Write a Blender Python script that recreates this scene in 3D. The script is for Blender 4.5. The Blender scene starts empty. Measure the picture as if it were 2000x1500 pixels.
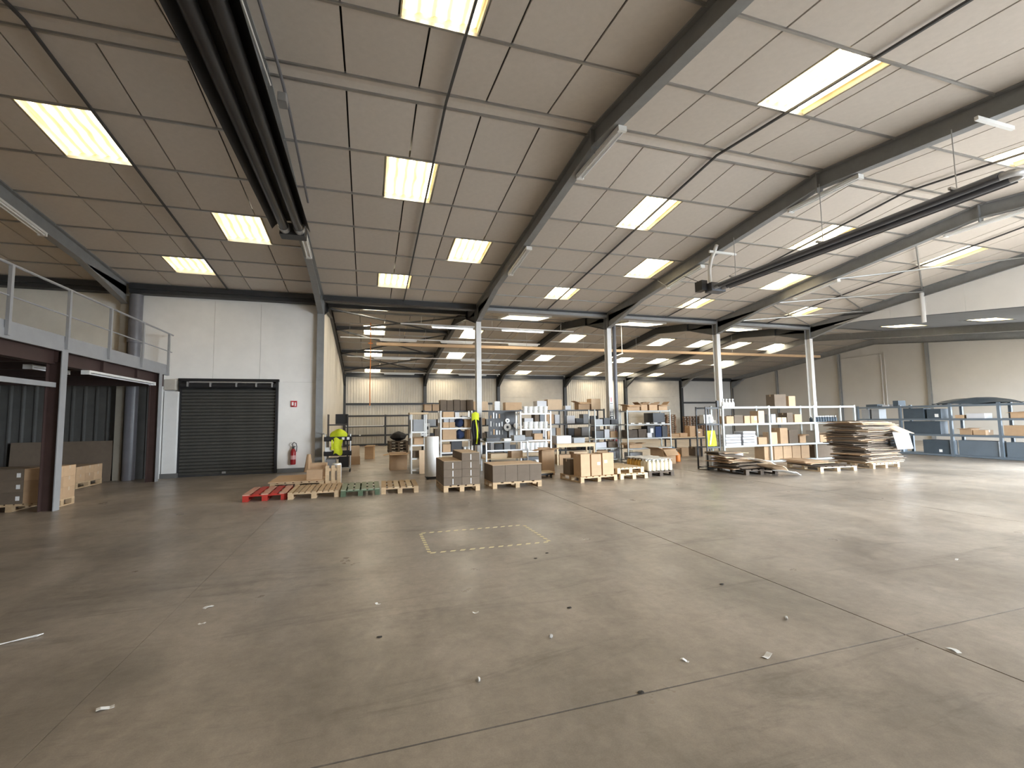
import bpy, math, random
from mathutils import Matrix, Vector

S = bpy.context.scene
COL = S.collection
R = random.Random(11)
PI = math.pi

# ------------------------------------------------------------------ camera, world, light, exposure
F_PX, YAW, PITCH, ROLL = 892.41, 0.3066, 0.0763, -0.0149
def camera():
    cy, sy, cp, sp = math.cos(YAW), math.sin(YAW), math.cos(PITCH), math.sin(PITCH)
    f = Vector((sy * cp, cy * cp, sp)); r = Vector((cy, -sy, 0)); u = r.cross(f)
    c, s = math.cos(ROLL), math.sin(ROLL)
    r2, u2 = c * r + s * u, -s * r + c * u
    cam = bpy.data.cameras.new('camera'); o = bpy.data.objects.new('camera', cam); COL.objects.link(o)
    m = Matrix((r2, u2, -f)).transposed().to_4x4(); m.translation = Vector((0, 0, 1.6)); o.matrix_world = m
    cam.sensor_fit = 'HORIZONTAL'; cam.sensor_width = 36; cam.lens = F_PX / 2000 * 36
    cam.clip_start = 0.05; cam.clip_end = 300
    S.camera = o
camera()

SKY = (0.81, 0.905, 1.0); SKY_STRENGTH = 23.0
PANE_STRENGTH = 1.0
w = bpy.data.worlds.new('world'); S.world = w; w.use_nodes = True
bg = w.node_tree.nodes['Background']; bg.inputs[0].default_value = (*SKY, 1); bg.inputs[1].default_value = SKY_STRENGTH
def portal(name, loc, rot, sx, sy):       # guides sky light through an open doorway
    l = bpy.data.lights.new(name, 'AREA'); l.shape = 'RECTANGLE'; l.size = sx; l.size_y = sy; l.cycles.is_portal = True
    o = bpy.data.objects.new(name, l); COL.objects.link(o); o.location = loc; o.rotation_euler = rot
DOORS = {'gable': (3.4, 7.4, 3.9), 'yard': (9.0, 17.0, 4.3), 'wing': (23.5, 28.0, 3.2)}     # opening from, to, height; wing opening added to light the gable wall
portal('gable_portal', (20.06, 5.4, 1.95), (PI / 2, 0, PI / 2), 4.0, 3.9)
portal('yard_portal', (13.0, -2.62, 2.15), (PI / 2, 0, 0), 8.0, 4.3)
portal('wing_fill_portal', (25.75, 7.93, 1.6), (PI / 2, 0, 0), 4.5, 3.2)  # sky light through the added, unseen wing doorway
S.view_settings.view_transform = 'Standard'; S.view_settings.look = 'None'
S.view_settings.exposure = 1.0; S.view_settings.gamma = 1.0; S.view_settings.use_curve_mapping = False
S.cycles.max_bounces = 8; S.cycles.diffuse_bounces = 6; S.cycles.glossy_bounces = 3
S.cycles.sample_clamp_indirect = 8.0

# ------------------------------------------------------------------ measured frame of the building
SP = 5.357; X1 = -1.51
def FX(i): return X1 + (i - 1) * SP
YC, YF = 16.21, 32.64                    # column line between the two naves, far wall
YR, ZR, ZE = 7.01, 6.78, 5.79            # ridge of the near nave, eaves
SA = (ZR - ZE) / (YC - YR)
YB, ZB = 20.4, 6.3; SB = 0.1185          # ridge of the far nave
YN = -2.2                                # wall behind the camera
YS = 8.2                                 # near wall of the far nave's side wing
def zA(y): return ZR - SA * abs(y - YR)
def zB(y): return ZB - SB * abs(y - YB)

# ------------------------------------------------------------------ materials
M = {}
def mat(name, col, rough=0.6, metal=0.0, var=0.12, scale=3.0, bump=0.0, rnd=0.0, stretch=(1, 1, 1), spec=0.5, world=False, emit=None, trans=0.0, alpha=1.0):
    m = bpy.data.materials.new(name); m.use_nodes = True; nt = m.node_tree; b = nt.nodes['Principled BSDF']
    b.inputs['Roughness'].default_value = rough; b.inputs['Metallic'].default_value = metal
    b.inputs['Specular IOR Level'].default_value = spec
    b.inputs['Transmission Weight'].default_value = trans
    if var > 0 or rnd > 0:
        if world:
            g = nt.nodes.new('ShaderNodeNewGeometry'); src = g.outputs['Position']
        else:
            g = nt.nodes.new('ShaderNodeTexCoord'); src = g.outputs['Object']
        mp = nt.nodes.new('ShaderNodeMapping'); mp.inputs['Scale'].default_value = stretch
        nt.links.new(src, mp.inputs['Vector'])
        n = nt.nodes.new('ShaderNodeTexNoise'); n.inputs['Scale'].default_value = scale; n.inputs['Detail'].default_value = 6; n.inputs['Roughness'].default_value = 0.65
        nt.links.new(mp.outputs[0], n.inputs['Vector'])
        mr = nt.nodes.new('ShaderNodeMapRange'); mr.inputs[1].default_value = 0.25; mr.inputs[2].default_value = 0.75
        mr.inputs[3].default_value = 1 - var; mr.inputs[4].default_value = 1 + var
        nt.links.new(n.outputs[0], mr.inputs[0])
        val = mr.outputs[0]
        if rnd > 0:
            oi = nt.nodes.new('ShaderNodeObjectInfo'); m2 = nt.nodes.new('ShaderNodeMapRange')
            m2.inputs[3].default_value = 1 - rnd; m2.inputs[4].default_value = 1 + rnd
            nt.links.new(oi.outputs['Random'], m2.inputs[0])
            mu = nt.nodes.new('ShaderNodeMath'); mu.operation = 'MULTIPLY'
            nt.links.new(val, mu.inputs[0]); nt.links.new(m2.outputs[0], mu.inputs[1]); val = mu.outputs[0]
        hs = nt.nodes.new('ShaderNodeVectorMath'); hs.operation = 'SCALE'; hs.inputs[0].default_value = col
        nt.links.new(val, hs.inputs['Scale']); nt.links.new(hs.outputs[0], b.inputs['Base Color'])
        if bump > 0:
            bp = nt.nodes.new('ShaderNodeBump'); bp.inputs['Strength'].default_value = bump; bp.inputs['Distance'].default_value = 0.02
            nt.links.new(n.outputs[0], bp.inputs['Height']); nt.links.new(bp.outputs[0], b.inputs['Normal'])
    else:
        b.inputs['Base Color'].default_value = (*col, 1)
    if emit:
        b.inputs['Emission Color'].default_value = (*emit[0], 1); b.inputs['Emission Strength'].default_value = emit[1]
    M[name] = m
    return m

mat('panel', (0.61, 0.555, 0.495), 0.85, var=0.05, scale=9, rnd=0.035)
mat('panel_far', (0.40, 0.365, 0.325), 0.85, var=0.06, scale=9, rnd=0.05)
mat('tbar', (0.42, 0.42, 0.41), 0.38, metal=0.85, var=0.1)
mat('wing_panel', (0.17, 0.18, 0.195), 0.6, var=0.08)  # wing ceiling panels, darker than those of the naves
mat('darkrod', (0.06, 0.06, 0.062), 0.5, var=0.1)
mat('backing', (0.05, 0.05, 0.05), 0.9, var=0.1)
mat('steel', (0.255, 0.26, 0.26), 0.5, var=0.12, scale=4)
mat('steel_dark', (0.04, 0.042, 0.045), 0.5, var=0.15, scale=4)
mat('white_paint', (0.74, 0.74, 0.73), 0.5, var=0.06, scale=3)
mat('plaster', (0.87, 0.85, 0.815), 0.8, var=0.06, scale=1.2, bump=0.05)
mat('upper_plaster', (0.80, 0.77, 0.69), 0.8, var=0.1, scale=1.0)
mat('clad_dark', (0.085, 0.083, 0.078), 0.5, var=0.2, scale=3)
mat('clad_beige', (0.62, 0.57, 0.49), 0.7, var=0.08, scale=1.5)
mat('concrete_wall', (0.52, 0.48, 0.42), 0.85, var=0.12, scale=2, bump=0.1)
mat('beige_wall', (0.55, 0.53, 0.50), 0.8, var=0.05, scale=1.0)
mat('white_partition', (0.78, 0.77, 0.75), 0.7, var=0.04, scale=1.0)
mat('column_brown', (0.30, 0.27, 0.22), 0.6, var=0.1)
mat('kerb', (0.14, 0.14, 0.135), 0.8, var=0.2)
mat('mezz_grey', (0.31, 0.315, 0.325), 0.5, var=0.08)
mat('mezz_brown', (0.055, 0.030, 0.026), 0.55, var=0.2)
mat('pipe_grey', (0.16, 0.16, 0.18), 0.35, var=0.12)
mat('galv', (0.42, 0.42, 0.42), 0.4, metal=0.5, var=0.1)
mat('shutter', (0.060, 0.058, 0.052), 0.5, var=0.15, scale=3)
mat('black', (0.018, 0.018, 0.02), 0.45, var=0.1)
mat('heater_tube', (0.045, 0.045, 0.047), 0.30, metal=0.3, var=0.1)
mat('heater_refl', (0.10, 0.10, 0.105), 0.35, metal=0.7, var=0.1)
mat('heater2', (0.13, 0.135, 0.15), 0.4, metal=0.5, var=0.1)
mat('lamp_white', (0.78, 0.78, 0.76), 0.4, var=0.04)
mat('tube_glass', (0.88, 0.88, 0.88), 0.25, var=0.0)
mat('tube_lit', (0.9, 0.9, 0.9), 0.3, var=0.0, emit=((0.95, 0.97, 1.0), 2.0))
mat('carton', (0.50, 0.335, 0.20), 0.85, var=0.08, scale=8, rnd=0.12)
mat('carton_dim', (0.165, 0.125, 0.09), 0.85, var=0.1, scale=8, rnd=0.1)
mat('carton_pale', (0.60, 0.44, 0.29), 0.85, var=0.07, scale=8, rnd=0.1)
mat('tape_clear', (0.55, 0.42, 0.28), 0.3, var=0.05)
mat('paper_white', (0.85, 0.85, 0.84), 0.7, var=0.03)
mat('carton_white', (0.60, 0.60, 0.62), 0.7, var=0.04, rnd=0.06)
mat('wood', (0.52, 0.37, 0.22), 0.8, var=0.2, scale=6, stretch=(1, 5, 5), rnd=0.12)
mat('wood_pale', (0.66, 0.52, 0.34), 0.8, var=0.15, scale=6, stretch=(1, 5, 5), rnd=0.1)
mat('wood_red', (0.42, 0.028, 0.016), 0.65, var=0.25, scale=7)
mat('wood_red_worn', (0.55, 0.30, 0.22), 0.75, var=0.25, scale=7)
mat('wood_green', (0.27, 0.30, 0.21), 0.75, var=0.2, scale=7)
mat('wood_green_dark', (0.075, 0.11, 0.06), 0.7, var=0.2, scale=7)
mat('wood_dark', (0.10, 0.075, 0.055), 0.8, var=0.3, scale=7, rnd=0.2)
mat('wood_brown', (0.20, 0.115, 0.07), 0.8, var=0.25, scale=7, rnd=0.2)
mat('wood_top', (0.56, 0.42, 0.26), 0.6, var=0.12, scale=5, stretch=(1, 6, 6))
mat('rack_white', (0.74, 0.74, 0.72), 0.45, var=0.05)
mat('rack_galv', (0.47, 0.50, 0.49), 0.4, var=0.08)
mat('rack_black', (0.03, 0.03, 0.032), 0.45, var=0.1)
mat('rack_slate', (0.13, 0.16, 0.19), 0.5, var=0.1)
mat('shelf_steel', (0.35, 0.35, 0.34), 0.45, var=0.1)
mat('hivis', (0.62, 0.70, 0.02), 0.75, var=0.12, scale=6)
mat('fabric_black', (0.012, 0.012, 0.014), 0.9, var=0.2)
mat('fabric_navy', (0.02, 0.035, 0.09), 0.9, var=0.2)
mat('reflective', (0.75, 0.76, 0.74), 0.3, var=0.05)
mat('plastic_white', (0.82, 0.82, 0.80), 0.4, var=0.03)
mat('film_white', (0.80, 0.79, 0.76), 0.3, var=0.05, scale=5, bump=0.15)
mat('jug', (0.80, 0.72, 0.55), 0.35, var=0.1, rnd=0.12)
mat('jug_yellow', (0.72, 0.45, 0.10), 0.35, var=0.1, rnd=0.1)
mat('cap_white', (0.85, 0.85, 0.83), 0.4, var=0.0)
mat('red', (0.33, 0.014, 0.018), 0.35, var=0.06)
mat('red_sign', (0.55, 0.04, 0.05), 0.5, var=0.0)
mat('label_pink', (0.66, 0.36, 0.36), 0.5, var=0.05)
mat('yellow_liquid', (0.62, 0.66, 0.10), 0.3, var=0.05)
mat('blue_film', (0.28, 0.45, 0.62), 0.35, var=0.25, scale=9)
mat('orange', (0.60, 0.20, 0.04), 0.5, var=0.1)
mat('tan_tray', (0.50, 0.34, 0.20), 0.6, var=0.08, scale=2)
mat('tarp', (0.055, 0.075, 0.095), 0.6, var=0.15, scale=4, bump=0.3)
mat('bin_black', (0.02, 0.02, 0.022), 0.4, var=0.05)
mat('grey_plastic', (0.30, 0.31, 0.32), 0.5, var=0.08)
mat('tape_yellow', (0.80, 0.72, 0.45), 0.6, var=0.1)
mat('rubble', (0.55, 0.53, 0.50), 0.9, var=0.2, scale=20)
mat('dirt_dark', (0.05, 0.045, 0.04), 0.9, var=0.2, scale=20)
mat('outside_ground', (0.16, 0.16, 0.16), 0.9, var=0.1)
mat('joint', (0.035, 0.033, 0.03), 0.9, var=0.1)

def floor_material():
    m = bpy.data.materials.new('floor_concrete'); m.use_nodes = True; nt = m.node_tree; b = nt.nodes['Principled BSDF']
    N = nt.nodes.new; L = nt.links.new
    g = N('ShaderNodeNewGeometry')
    def noise(sc, det, rough, scale=(1, 1, 1), rot=0.0, dist=0.0):
        mp = N('ShaderNodeMapping'); mp.inputs['Scale'].default_value = scale; mp.inputs['Rotation'].default_value = (0, 0, rot)
        L(g.outputs['Position'], mp.inputs['Vector'])
        n = N('ShaderNodeTexNoise'); n.inputs['Scale'].default_value = sc; n.inputs['Detail'].default_value = det
        n.inputs['Roughness'].default_value = rough; n.inputs['Distortion'].default_value = dist
        L(mp.outputs[0], n.inputs['Vector']); return n.outputs[0]
    def ramp(src, a, b_, lo, hi):
        r = N('ShaderNodeMapRange'); r.inputs[1].default_value = a; r.inputs[2].default_value = b_; r.inputs[3].default_value = lo; r.inputs[4].default_value = hi
        L(src, r.inputs[0]); return r.outputs[0]
    def mul(a, c):
        x = N('ShaderNodeMath'); x.operation = 'MULTIPLY'; L(a, x.inputs[0]); L(c, x.inputs[1]); return x.outputs[0]
    big = ramp(noise(0.28, 4, 0.55, dist=0.6), 0.32, 0.68, 0.72, 1.18)
    mid = ramp(noise(1.1, 6, 0.65, (1, 0.55, 1), 0.5, 0.4), 0.3, 0.7, 0.72, 1.2)
    fine = ramp(noise(9, 6, 0.75), 0.3, 0.7, 0.84, 1.14)
    grit = ramp(noise(120, 2, 0.6), 0.3, 0.7, 0.93, 1.07)
    scuff = ramp(noise(0.8, 8, 0.75, (0.35, 2.4, 1), 0.62, 1.2), 0.54, 0.70, 1.0, 0.60)
    pale = ramp(noise(0.9, 6, 0.7, (1.2, 1, 1), -0.3, 0.8), 0.60, 0.78, 1.0, 1.22)
    v = mul(mul(mul(big, mid), mul(fine, grit)), mul(scuff, pale))
    hue = N('ShaderNodeMix'); hue.data_type = 'RGBA'
    hue.inputs[6].default_value = (0.36, 0.303, 0.247, 1); hue.inputs[7].default_value = (0.352, 0.315, 0.27, 1)
    L(noise(0.5, 3, 0.5), hue.inputs[0])
    sc = N('ShaderNodeVectorMath'); sc.operation = 'SCALE'; L(hue.outputs[2], sc.inputs[0]); L(v, sc.inputs['Scale'])
    L(sc.outputs[0], b.inputs['Base Color'])
    L(ramp(noise(1.5, 5, 0.6), 0.3, 0.7, 0.27, 0.44), b.inputs['Roughness'])
    bp = N('ShaderNodeBump'); bp.inputs['Strength'].default_value = 0.12; bp.inputs['Distance'].default_value = 0.01
    L(noise(14, 5, 0.6), bp.inputs['Height']); L(bp.outputs[0], b.inputs['Normal'])
    b.inputs['Specular IOR Level'].default_value = 0.45
    M['floor'] = m
floor_material()

def pane_material(name, lo, hi, period, warm):
    # corrugated translucent roof sheet lit by the sky above it
    m = bpy.data.materials.new(name); m.use_nodes = True; nt = m.node_tree; b = nt.nodes['Principled BSDF']
    N = nt.nodes.new; L = nt.links.new
    tc = N('ShaderNodeTexCoord'); sx = N('ShaderNodeSeparateXYZ'); L(tc.outputs['Object'], sx.inputs[0])
    a = N('ShaderNodeMath'); a.operation = 'MULTIPLY'; a.inputs[1].default_value = 2 * PI / period; L(sx.outputs[0], a.inputs[0])
    n = N('ShaderNodeTexNoise'); n.inputs['Scale'].default_value = 2.6; n.inputs['Detail'].default_value = 3; L(tc.outputs['Object'], n.inputs['Vector'])
    nn = N('ShaderNodeMath'); nn.operation = 'MULTIPLY_ADD'; nn.inputs[1].default_value = 2.6; L(n.outputs[0], nn.inputs[0]); L(a.outputs[0], nn.inputs[2])
    s = N('ShaderNodeMath'); s.operation = 'SINE'; L(nn.outputs[0], s.inputs[0])
    r = N('ShaderNodeMapRange'); r.inputs[1].default_value = -0.9; r.inputs[2].default_value = 0.9; L(s.outputs[0], r.inputs[0])
    n2 = N('ShaderNodeTexNoise'); n2.inputs['Scale'].default_value = 1.7; L(tc.outputs['Object'], n2.inputs['Vector'])
    mm = N('ShaderNodeMapRange'); mm.inputs[1].default_value = 0.35; mm.inputs[2].default_value = 0.65; mm.inputs[3].default_value = 0.45; mm.inputs[4].default_value = 1.0; L(n2.outputs[0], mm.inputs[0])
    mu = N('ShaderNodeMath'); mu.operation = 'MULTIPLY'; L(r.outputs[0], mu.inputs[0]); L(mm.outputs[0], mu.inputs[1])
    c = N('ShaderNodeMix'); c.data_type = 'RGBA'; c.inputs[6].default_value = (*warm, 1); c.inputs[7].default_value = (1.0, 0.955, 0.86, 1); L(mu.outputs[0], c.inputs[0])
    st = N('ShaderNodeMapRange'); st.inputs[3].default_value = lo; st.inputs[4].default_value = hi; L(mu.outputs[0], st.inputs[0])
    b.inputs['Base Color'].default_value = (0.7, 0.62, 0.42, 1)
    L(c.outputs[2], b.inputs['Emission Color']); L(st.outputs[0], b.inputs['Emission Strength'])
    M[name] = m
pane_material('pane', 0.45 * PANE_STRENGTH, 5.2 * PANE_STRENGTH, 0.19, (1.0, 0.74, 0.33))
pane_material('pane_boosted', 4.5 * PANE_STRENGTH, 16.0 * PANE_STRENGTH, 0.19, (1.0, 0.86, 0.58))  # far roof panes, glow boosted to brighten the far nave
mat('well', (0.72, 0.62, 0.42), 0.6, var=0.1)

# ------------------------------------------------------------------ mesh helpers
class MB:
    def __init__(s): s.v = []; s.f = []
    def add(s, vs, fs):
        k = len(s.v); s.v += [tuple(v) for v in vs]; s.f += [tuple(i + k for i in f) for f in fs]; return s
    def box(s, x0, x1, y0, y1, z0, z1, mx=None):
        vs = [(x, y, z) for z in (z0, z1) for y in (y0, y1) for x in (x0, x1)]
        if mx: vs = [mx @ Vector(v) for v in vs]
        return s.add(vs, [(0, 2, 3, 1), (4, 5, 7, 6), (0, 1, 5, 4), (2, 6, 7, 3), (0, 4, 6, 2), (1, 3, 7, 5)])
    def cbox(s, x0, x1, y0, y1, z0, z1, c):
        # box with chamfered vertical and top edges
        pts = [(x0 + c, y0), (x1 - c, y0), (x1, y0 + c), (x1, y1 - c), (x1 - c, y1), (x0 + c, y1), (x0, y1 - c), (x0, y0 + c)]
        ins = [(x0 + 2 * c, y0 + c), (x1 - 2 * c, y0 + c), (x1 - c, y0 + 2 * c), (x1 - c, y1 - 2 * c), (x1 - 2 * c, y1 - c), (x0 + 2 * c, y1 - c), (x0 + c, y1 - 2 * c), (x0 + c, y0 + 2 * c)]
        vs = [(*p, z0) for p in pts] + [(*p, z1 - c) for p in pts] + [(*p, z1) for p in ins]
        fs = [tuple(range(7, -1, -1)), tuple(range(16, 24))]
        for a in (0, 8):
            for i in range(8):
                j = (i + 1) % 8; fs.append((a + i, a + j, a + 8 + j, a + 8 + i))
        return s.add(vs, fs)
    def tube(s, p0, p1, r, n=8, r1=None, caps=True):
        p0, p1 = Vector(p0), Vector(p1); d = (p1 - p0).normalized(); r1 = r if r1 is None else r1
        a = d.orthogonal().normalized(); b = d.cross(a); vs = []
        for p, q in ((p0, r), (p1, r1)):
            for i in range(n):
                t = 2 * PI * i / n; vs.append(p + (a * math.cos(t) + b * math.sin(t)) * q)
        fs = [(i, (i + 1) % n, n + (i + 1) % n, n + i) for i in range(n)]
        if caps: fs += [tuple(range(n - 1, -1, -1)), tuple(range(n, 2 * n))]
        return s.add(vs, fs)
    def path(s, pts, r, n=8):
        pts = [Vector(p) for p in pts]; vs = []; ref = None
        for i, p in enumerate(pts):
            d = (pts[min(i + 1, len(pts) - 1)] - pts[max(i - 1, 0)]).normalized()
            if ref is None: ref = d.orthogonal().normalized()
            a = (ref - d * ref.dot(d)).normalized(); ref = a; b = d.cross(a)
            for k in range(n):
                t = 2 * PI * k / n; vs.append(p + (a * math.cos(t) + b * math.sin(t)) * r)
        fs = [(i * n + k, i * n + (k + 1) % n, (i + 1) * n + (k + 1) % n, (i + 1) * n + k) for i in range(len(pts) - 1) for k in range(n)]
        fs += [tuple(range(n - 1, -1, -1)), tuple(range((len(pts) - 1) * n, len(pts) * n))]
        return s.add(vs, fs)
    def lathe(s, prof, n=12, c=(0, 0)):
        vs = [(c[0] + r * math.cos(2 * PI * k / n), c[1] + r * math.sin(2 * PI * k / n), z) for r, z in prof for k in range(n)]
        m = len(prof)
        fs = [(i * n + k, i * n + (k + 1) % n, (i + 1) * n + (k + 1) % n, (i + 1) * n + k) for i in range(m - 1) for k in range(n)]
        fs += [tuple(range(n - 1, -1, -1)), tuple(range((m - 1) * n, m * n))]
        return s.add(vs, fs)
    def prism(s, poly, a0, a1, axis='x'):
        # poly: points in the plane across the axis; extruded from a0 to a1
        n = len(poly)
        def P(p, a): return (a, p[0], p[1]) if axis == 'x' else (p[0], a, p[1]) if axis == 'y' else (p[0], p[1], a)
        vs = [P(p, a0) for p in poly] + [P(p, a1) for p in poly]
        return s.add(vs, [tuple(range(n - 1, -1, -1)), tuple(range(n, 2 * n))] + [(i, (i + 1) % n, n + (i + 1) % n, n + i) for i in range(n)])
    def grid(s, fn, nu, nv, thick=None):
        vs = [fn(i / nu, j / nv) for j in range(nv + 1) for i in range(nu + 1)]
        q = nu + 1
        fs = [(j * q + i, j * q + i + 1, (j + 1) * q + i + 1, (j + 1) * q + i) for j in range(nv) for i in range(nu)]
        if thick:
            k = len(vs); t = Vector(thick)
            vs = vs + [tuple(Vector(v) + t) for v in vs]
            fs = fs + [tuple(k + i for i in reversed(f)) for f in fs]
            rim = [i for i in range(q)] + [j * q + nu for j in range(1, nv + 1)] + [nv * q + i for i in range(nu - 1, -1, -1)] + [j * q for j in range(nv - 1, 0, -1)]
            fs += [(rim[a], k + rim[a], k + rim[(a + 1) % len(rim)], rim[(a + 1) % len(rim)]) for a in range(len(rim))]
        return s.add(vs, fs)
    def mesh(s, name, m, smooth=False):
        me = bpy.data.meshes.new(name); me.from_pydata(s.v, [], s.f); me.update()
        import bmesh
        bm = bmesh.new(); bm.from_mesh(me); bmesh.ops.recalc_face_normals(bm, faces=bm.faces); bm.to_mesh(me); bm.free()
        me.materials.append(M[m])
        if smooth:
            for p in me.polygons: p.use_smooth = True
            try: me.set_sharp_from_angle(angle=math.radians(40))
            except Exception: pass
        return me

CACHE = {}
def cached(key, fn):
    if key not in CACHE: CACHE[key] = fn()
    return CACHE[key]
def link(name, data, parent=None, loc=(0, 0, 0), rot=(0, 0, 0)):
    o = bpy.data.objects.new(name, data); COL.objects.link(o)
    o.parent = parent; o.location = loc; o.rotation_euler = rot
    return o
def part(name, mb, m, parent=None, loc=(0, 0, 0), rot=(0, 0, 0), smooth=False, label=None):
    me = mb.mesh(name, m, smooth) if isinstance(mb, MB) else mb
    o = link(name, me, parent, loc, rot)
    if label: o['label'] = label
    return o
def tag(o, label, cat, group=None):
    o['label'] = label; o['category'] = cat
    if group: o['group'] = group
    return o
def thing(name, label, cat, loc=(0, 0, 0), rotz=0.0, group=None):
    return tag(link(name, None, None, loc, (0, 0, rotz)), label, cat, group)
def struct(name, mb, m, label=None, smooth=False):
    o = link(name, mb.mesh(name, m, smooth) if isinstance(mb, MB) else mb) if mb else link(name, None)
    o['kind'] = 'structure'
    o['label'] = label or name.replace('_', ' '); return o
def copytree(o, parent=None):
    c = o.copy(); COL.objects.link(c); c.parent = parent
    for ch in [x for x in bpy.data.objects if x.parent == o and x is not c]:
        copytree(ch, c)
    return c
NUM = ['first', 'second', 'third', 'fourth', 'fifth', 'sixth', 'seventh', 'eighth', 'ninth', 'tenth', 'eleventh', 'twelfth', 'thirteenth', 'fourteenth', 'fifteenth', 'sixteenth', 'seventeenth', 'eighteenth', 'nineteenth', 'twentieth']
NUM += ['twenty-' + n for n in NUM[:9]] + ['thirtieth'] + ['thirty-' + n for n in NUM[:9]] + ['fortieth']
ORD = ['first', 'second', 'third', 'fourth', 'fifth', 'sixth', 'seventh', 'eighth', 'ninth', 'tenth', 'eleventh', 'twelfth']

# ------------------------------------------------------------------ floor
fl = struct('floor', MB().box(-12.6, 31.2, YN - .3, YF + .3, -0.3, -0.02), 'joint', 'worn grey brown concrete warehouse floor in large slabs')
xs = [-12.6, -6.90, -1.57, 3.73, 9.06, 14.42, 19.9, 25.2, 31.2]; ys = [YN - .3, 2.43, 16.35, YF + .3]
for i in range(len(xs) - 1):
    for j in range(len(ys) - 1):
        x0, x1, y0, y1 = xs[i], xs[i + 1], ys[j], ys[j + 1]; g = 0.006; ga, gb = (.0015 if x0 == -1.57 else g), (.0015 if x1 == -1.57 else g)
        part('slab', MB().box(x0 + ga, x1 - gb, y0 + g, y1 - g, -0.02, 0.0), 'floor', fl)
tagless = None

# ------------------------------------------------------------------ ceilings: backing, panels, bars
def sheet(mb, x0, x1, pts, t=0.05):
    # pts: (y, z) polyline, extruded along x, thickness upward
    for (ya, za), (yb, zb) in zip(pts, pts[1:]):
        mb.prism([(ya, za), (yb, zb), (yb, zb + t), (ya, za + t)], x0, x1)
    return mb
UP = 0.30
cA = struct('ceiling', sheet(sheet(MB(), -12.6, FX(5) - .02, [(YN - .2, zA(YN) + UP), (YR, ZR + UP)]), -12.6, FX(5) - .02, [(YR, ZR + UP), (YC + .3, zA(YC + .3) + UP)]), 'backing', 'pale grey panelled ceiling of the near nave')
cB = struct('ceiling', sheet(MB(), X1 - .1, 31.0, [(YC, zB(YC) + UP), (YB, ZB + UP), (YF + .2, zB(YF) + UP)]), 'backing', 'grey panelled ceiling of the far nave')
cW = struct('ceiling', sheet(MB(), FX(5) - .02, 31.0, [(YS - .2, zB(YS) + UP), (YC, zB(YC) + UP)]), 'backing', 'grey ceiling of the side wing beyond the white partition')
for xa, xb in [(FX(5) + .1, 22.8), (24.0, 26.95), (28.05, 30.9)]: part('panel', sheet(MB(), xa, xb, [(YS, zB(YS)), (YC, zB(YC))], 0.03), 'wing_panel', cW)
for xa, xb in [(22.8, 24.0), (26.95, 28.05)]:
    for ya, yb in [(YS, 10.75), (12.0, 13.65), (15.0, YC)]: part('panel', sheet(MB(), xa, xb, [(ya, zB(ya)), (yb, zB(yb))], 0.03), 'wing_panel', cW)

def slab_panel(parent, x0, x1, y0, y1, zf, g=0.014):
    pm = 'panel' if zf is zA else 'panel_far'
    w_, l = x1 - x0 - 2 * g, y1 - y0 - 2 * g
    z0, z1 = zf(y0), zf(y1); a = math.atan2(z1 - z0, y1 - y0); l /= math.cos(a)
    key = (pm, round(w_, 2), round(l, 2))
    me = cached(key, lambda: MB().box(-w_ / 2, w_ / 2, -l / 2, l / 2, 0, 0.03).mesh('panel', pm))
    return link('panel', me, parent, ((x0 + x1) / 2, (y0 + y1) / 2, (z0 + z1) / 2), (a, 0, 0))
def row_bar(parent, x0, x1, y, zf):
    me = cached(('bar', round(x1 - x0, 2)), lambda: MB().box(0, x1 - x0, -0.018, 0.018, -0.03, 0.02).mesh('ceiling_bar', 'tbar'))
    return link('ceiling_bar', me, parent, (x0, y, zf(y)))
def col_bar(parent, x, y0, y1, zf, wd=0.012, m='tbar', dz=-0.012, h=0.03):
    z0, z1 = zf(y0), zf(y1); a = math.atan2(z1 - z0, y1 - y0); l = (y1 - y0) / math.cos(a)
    me = cached(('cbar', round(l, 2), wd, m), lambda: MB().box(-wd / 2, wd / 2, 0, l, 0, h).mesh('ceiling_bar', m))
    return link('ceiling_bar', me, parent, (x, y0, z0 + dz), (a, 0, 0))

WIN = []      # skylights: x0, x1, y0, y1, zf
def W(x0, x1, y0, y1, n='A'): WIN.append((x0, x1, y0, y1, n))
for x0, x1, r in [(-5.22, -4.26, 0), (-3.36, -2.40, 1), (-5.22, -4.26, 2), (0.31, 1.27, 0), (2.15, 3.11, 1), (0.29, 1.25, 2), (6.02, 6.95, 0), (7.91, 8.85, 1), (6.02, 6.95, 2),
                  (11.70, 12.65, 0), (13.48, 14.38, 1), (11.68, 12.62, 2), (17.2, 18.15, 0), (17.2, 18.15, 2)]:
    W(x0, x1, *[(8.57, 9.97), (11.37, 12.72), (13.93, 14.98)][r])
for x0, x1 in [(0.36, 1.32), (5.98, 6.92), (11.68, 12.62)]: W(x0, x1, 4.10, 5.48); W(x0, x1, -0.95, 0.05)
for x0, x1 in [(-3.36, -2.40), (2.15, 3.11), (7.91, 8.85), (13.48, 14.38)]: W(x0, x1, 1.32, 2.66)
for x0, x1 in [(-5.22, -4.26)]: W(x0, x1, -0.95, 0.05)
for x0, x1 in [(-0.2, 0.78), (1.76, 2.72), (4.6, 5.56), (7.48, 8.43), (10.38, 11.34), (13.15, 14.1), (16.1, 17.05), (18.9, 19.86), (21.7, 22.66), (24.52, 25.45), (28.4, 29.3)]:
    W(x0, x1, 22.25, 23.6, 'B')
    if x0 < 28: W(x0, x1, 26.5, 27.92, 'B')
    if x0 < 22: W(x0, x1, 30.9, 32.1, 'B')
for x0, x1 in [(-0.2, 0.76), (1.80, 2.76)]: W(x0, x1, 18.05, 19.5, 'B')
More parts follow.
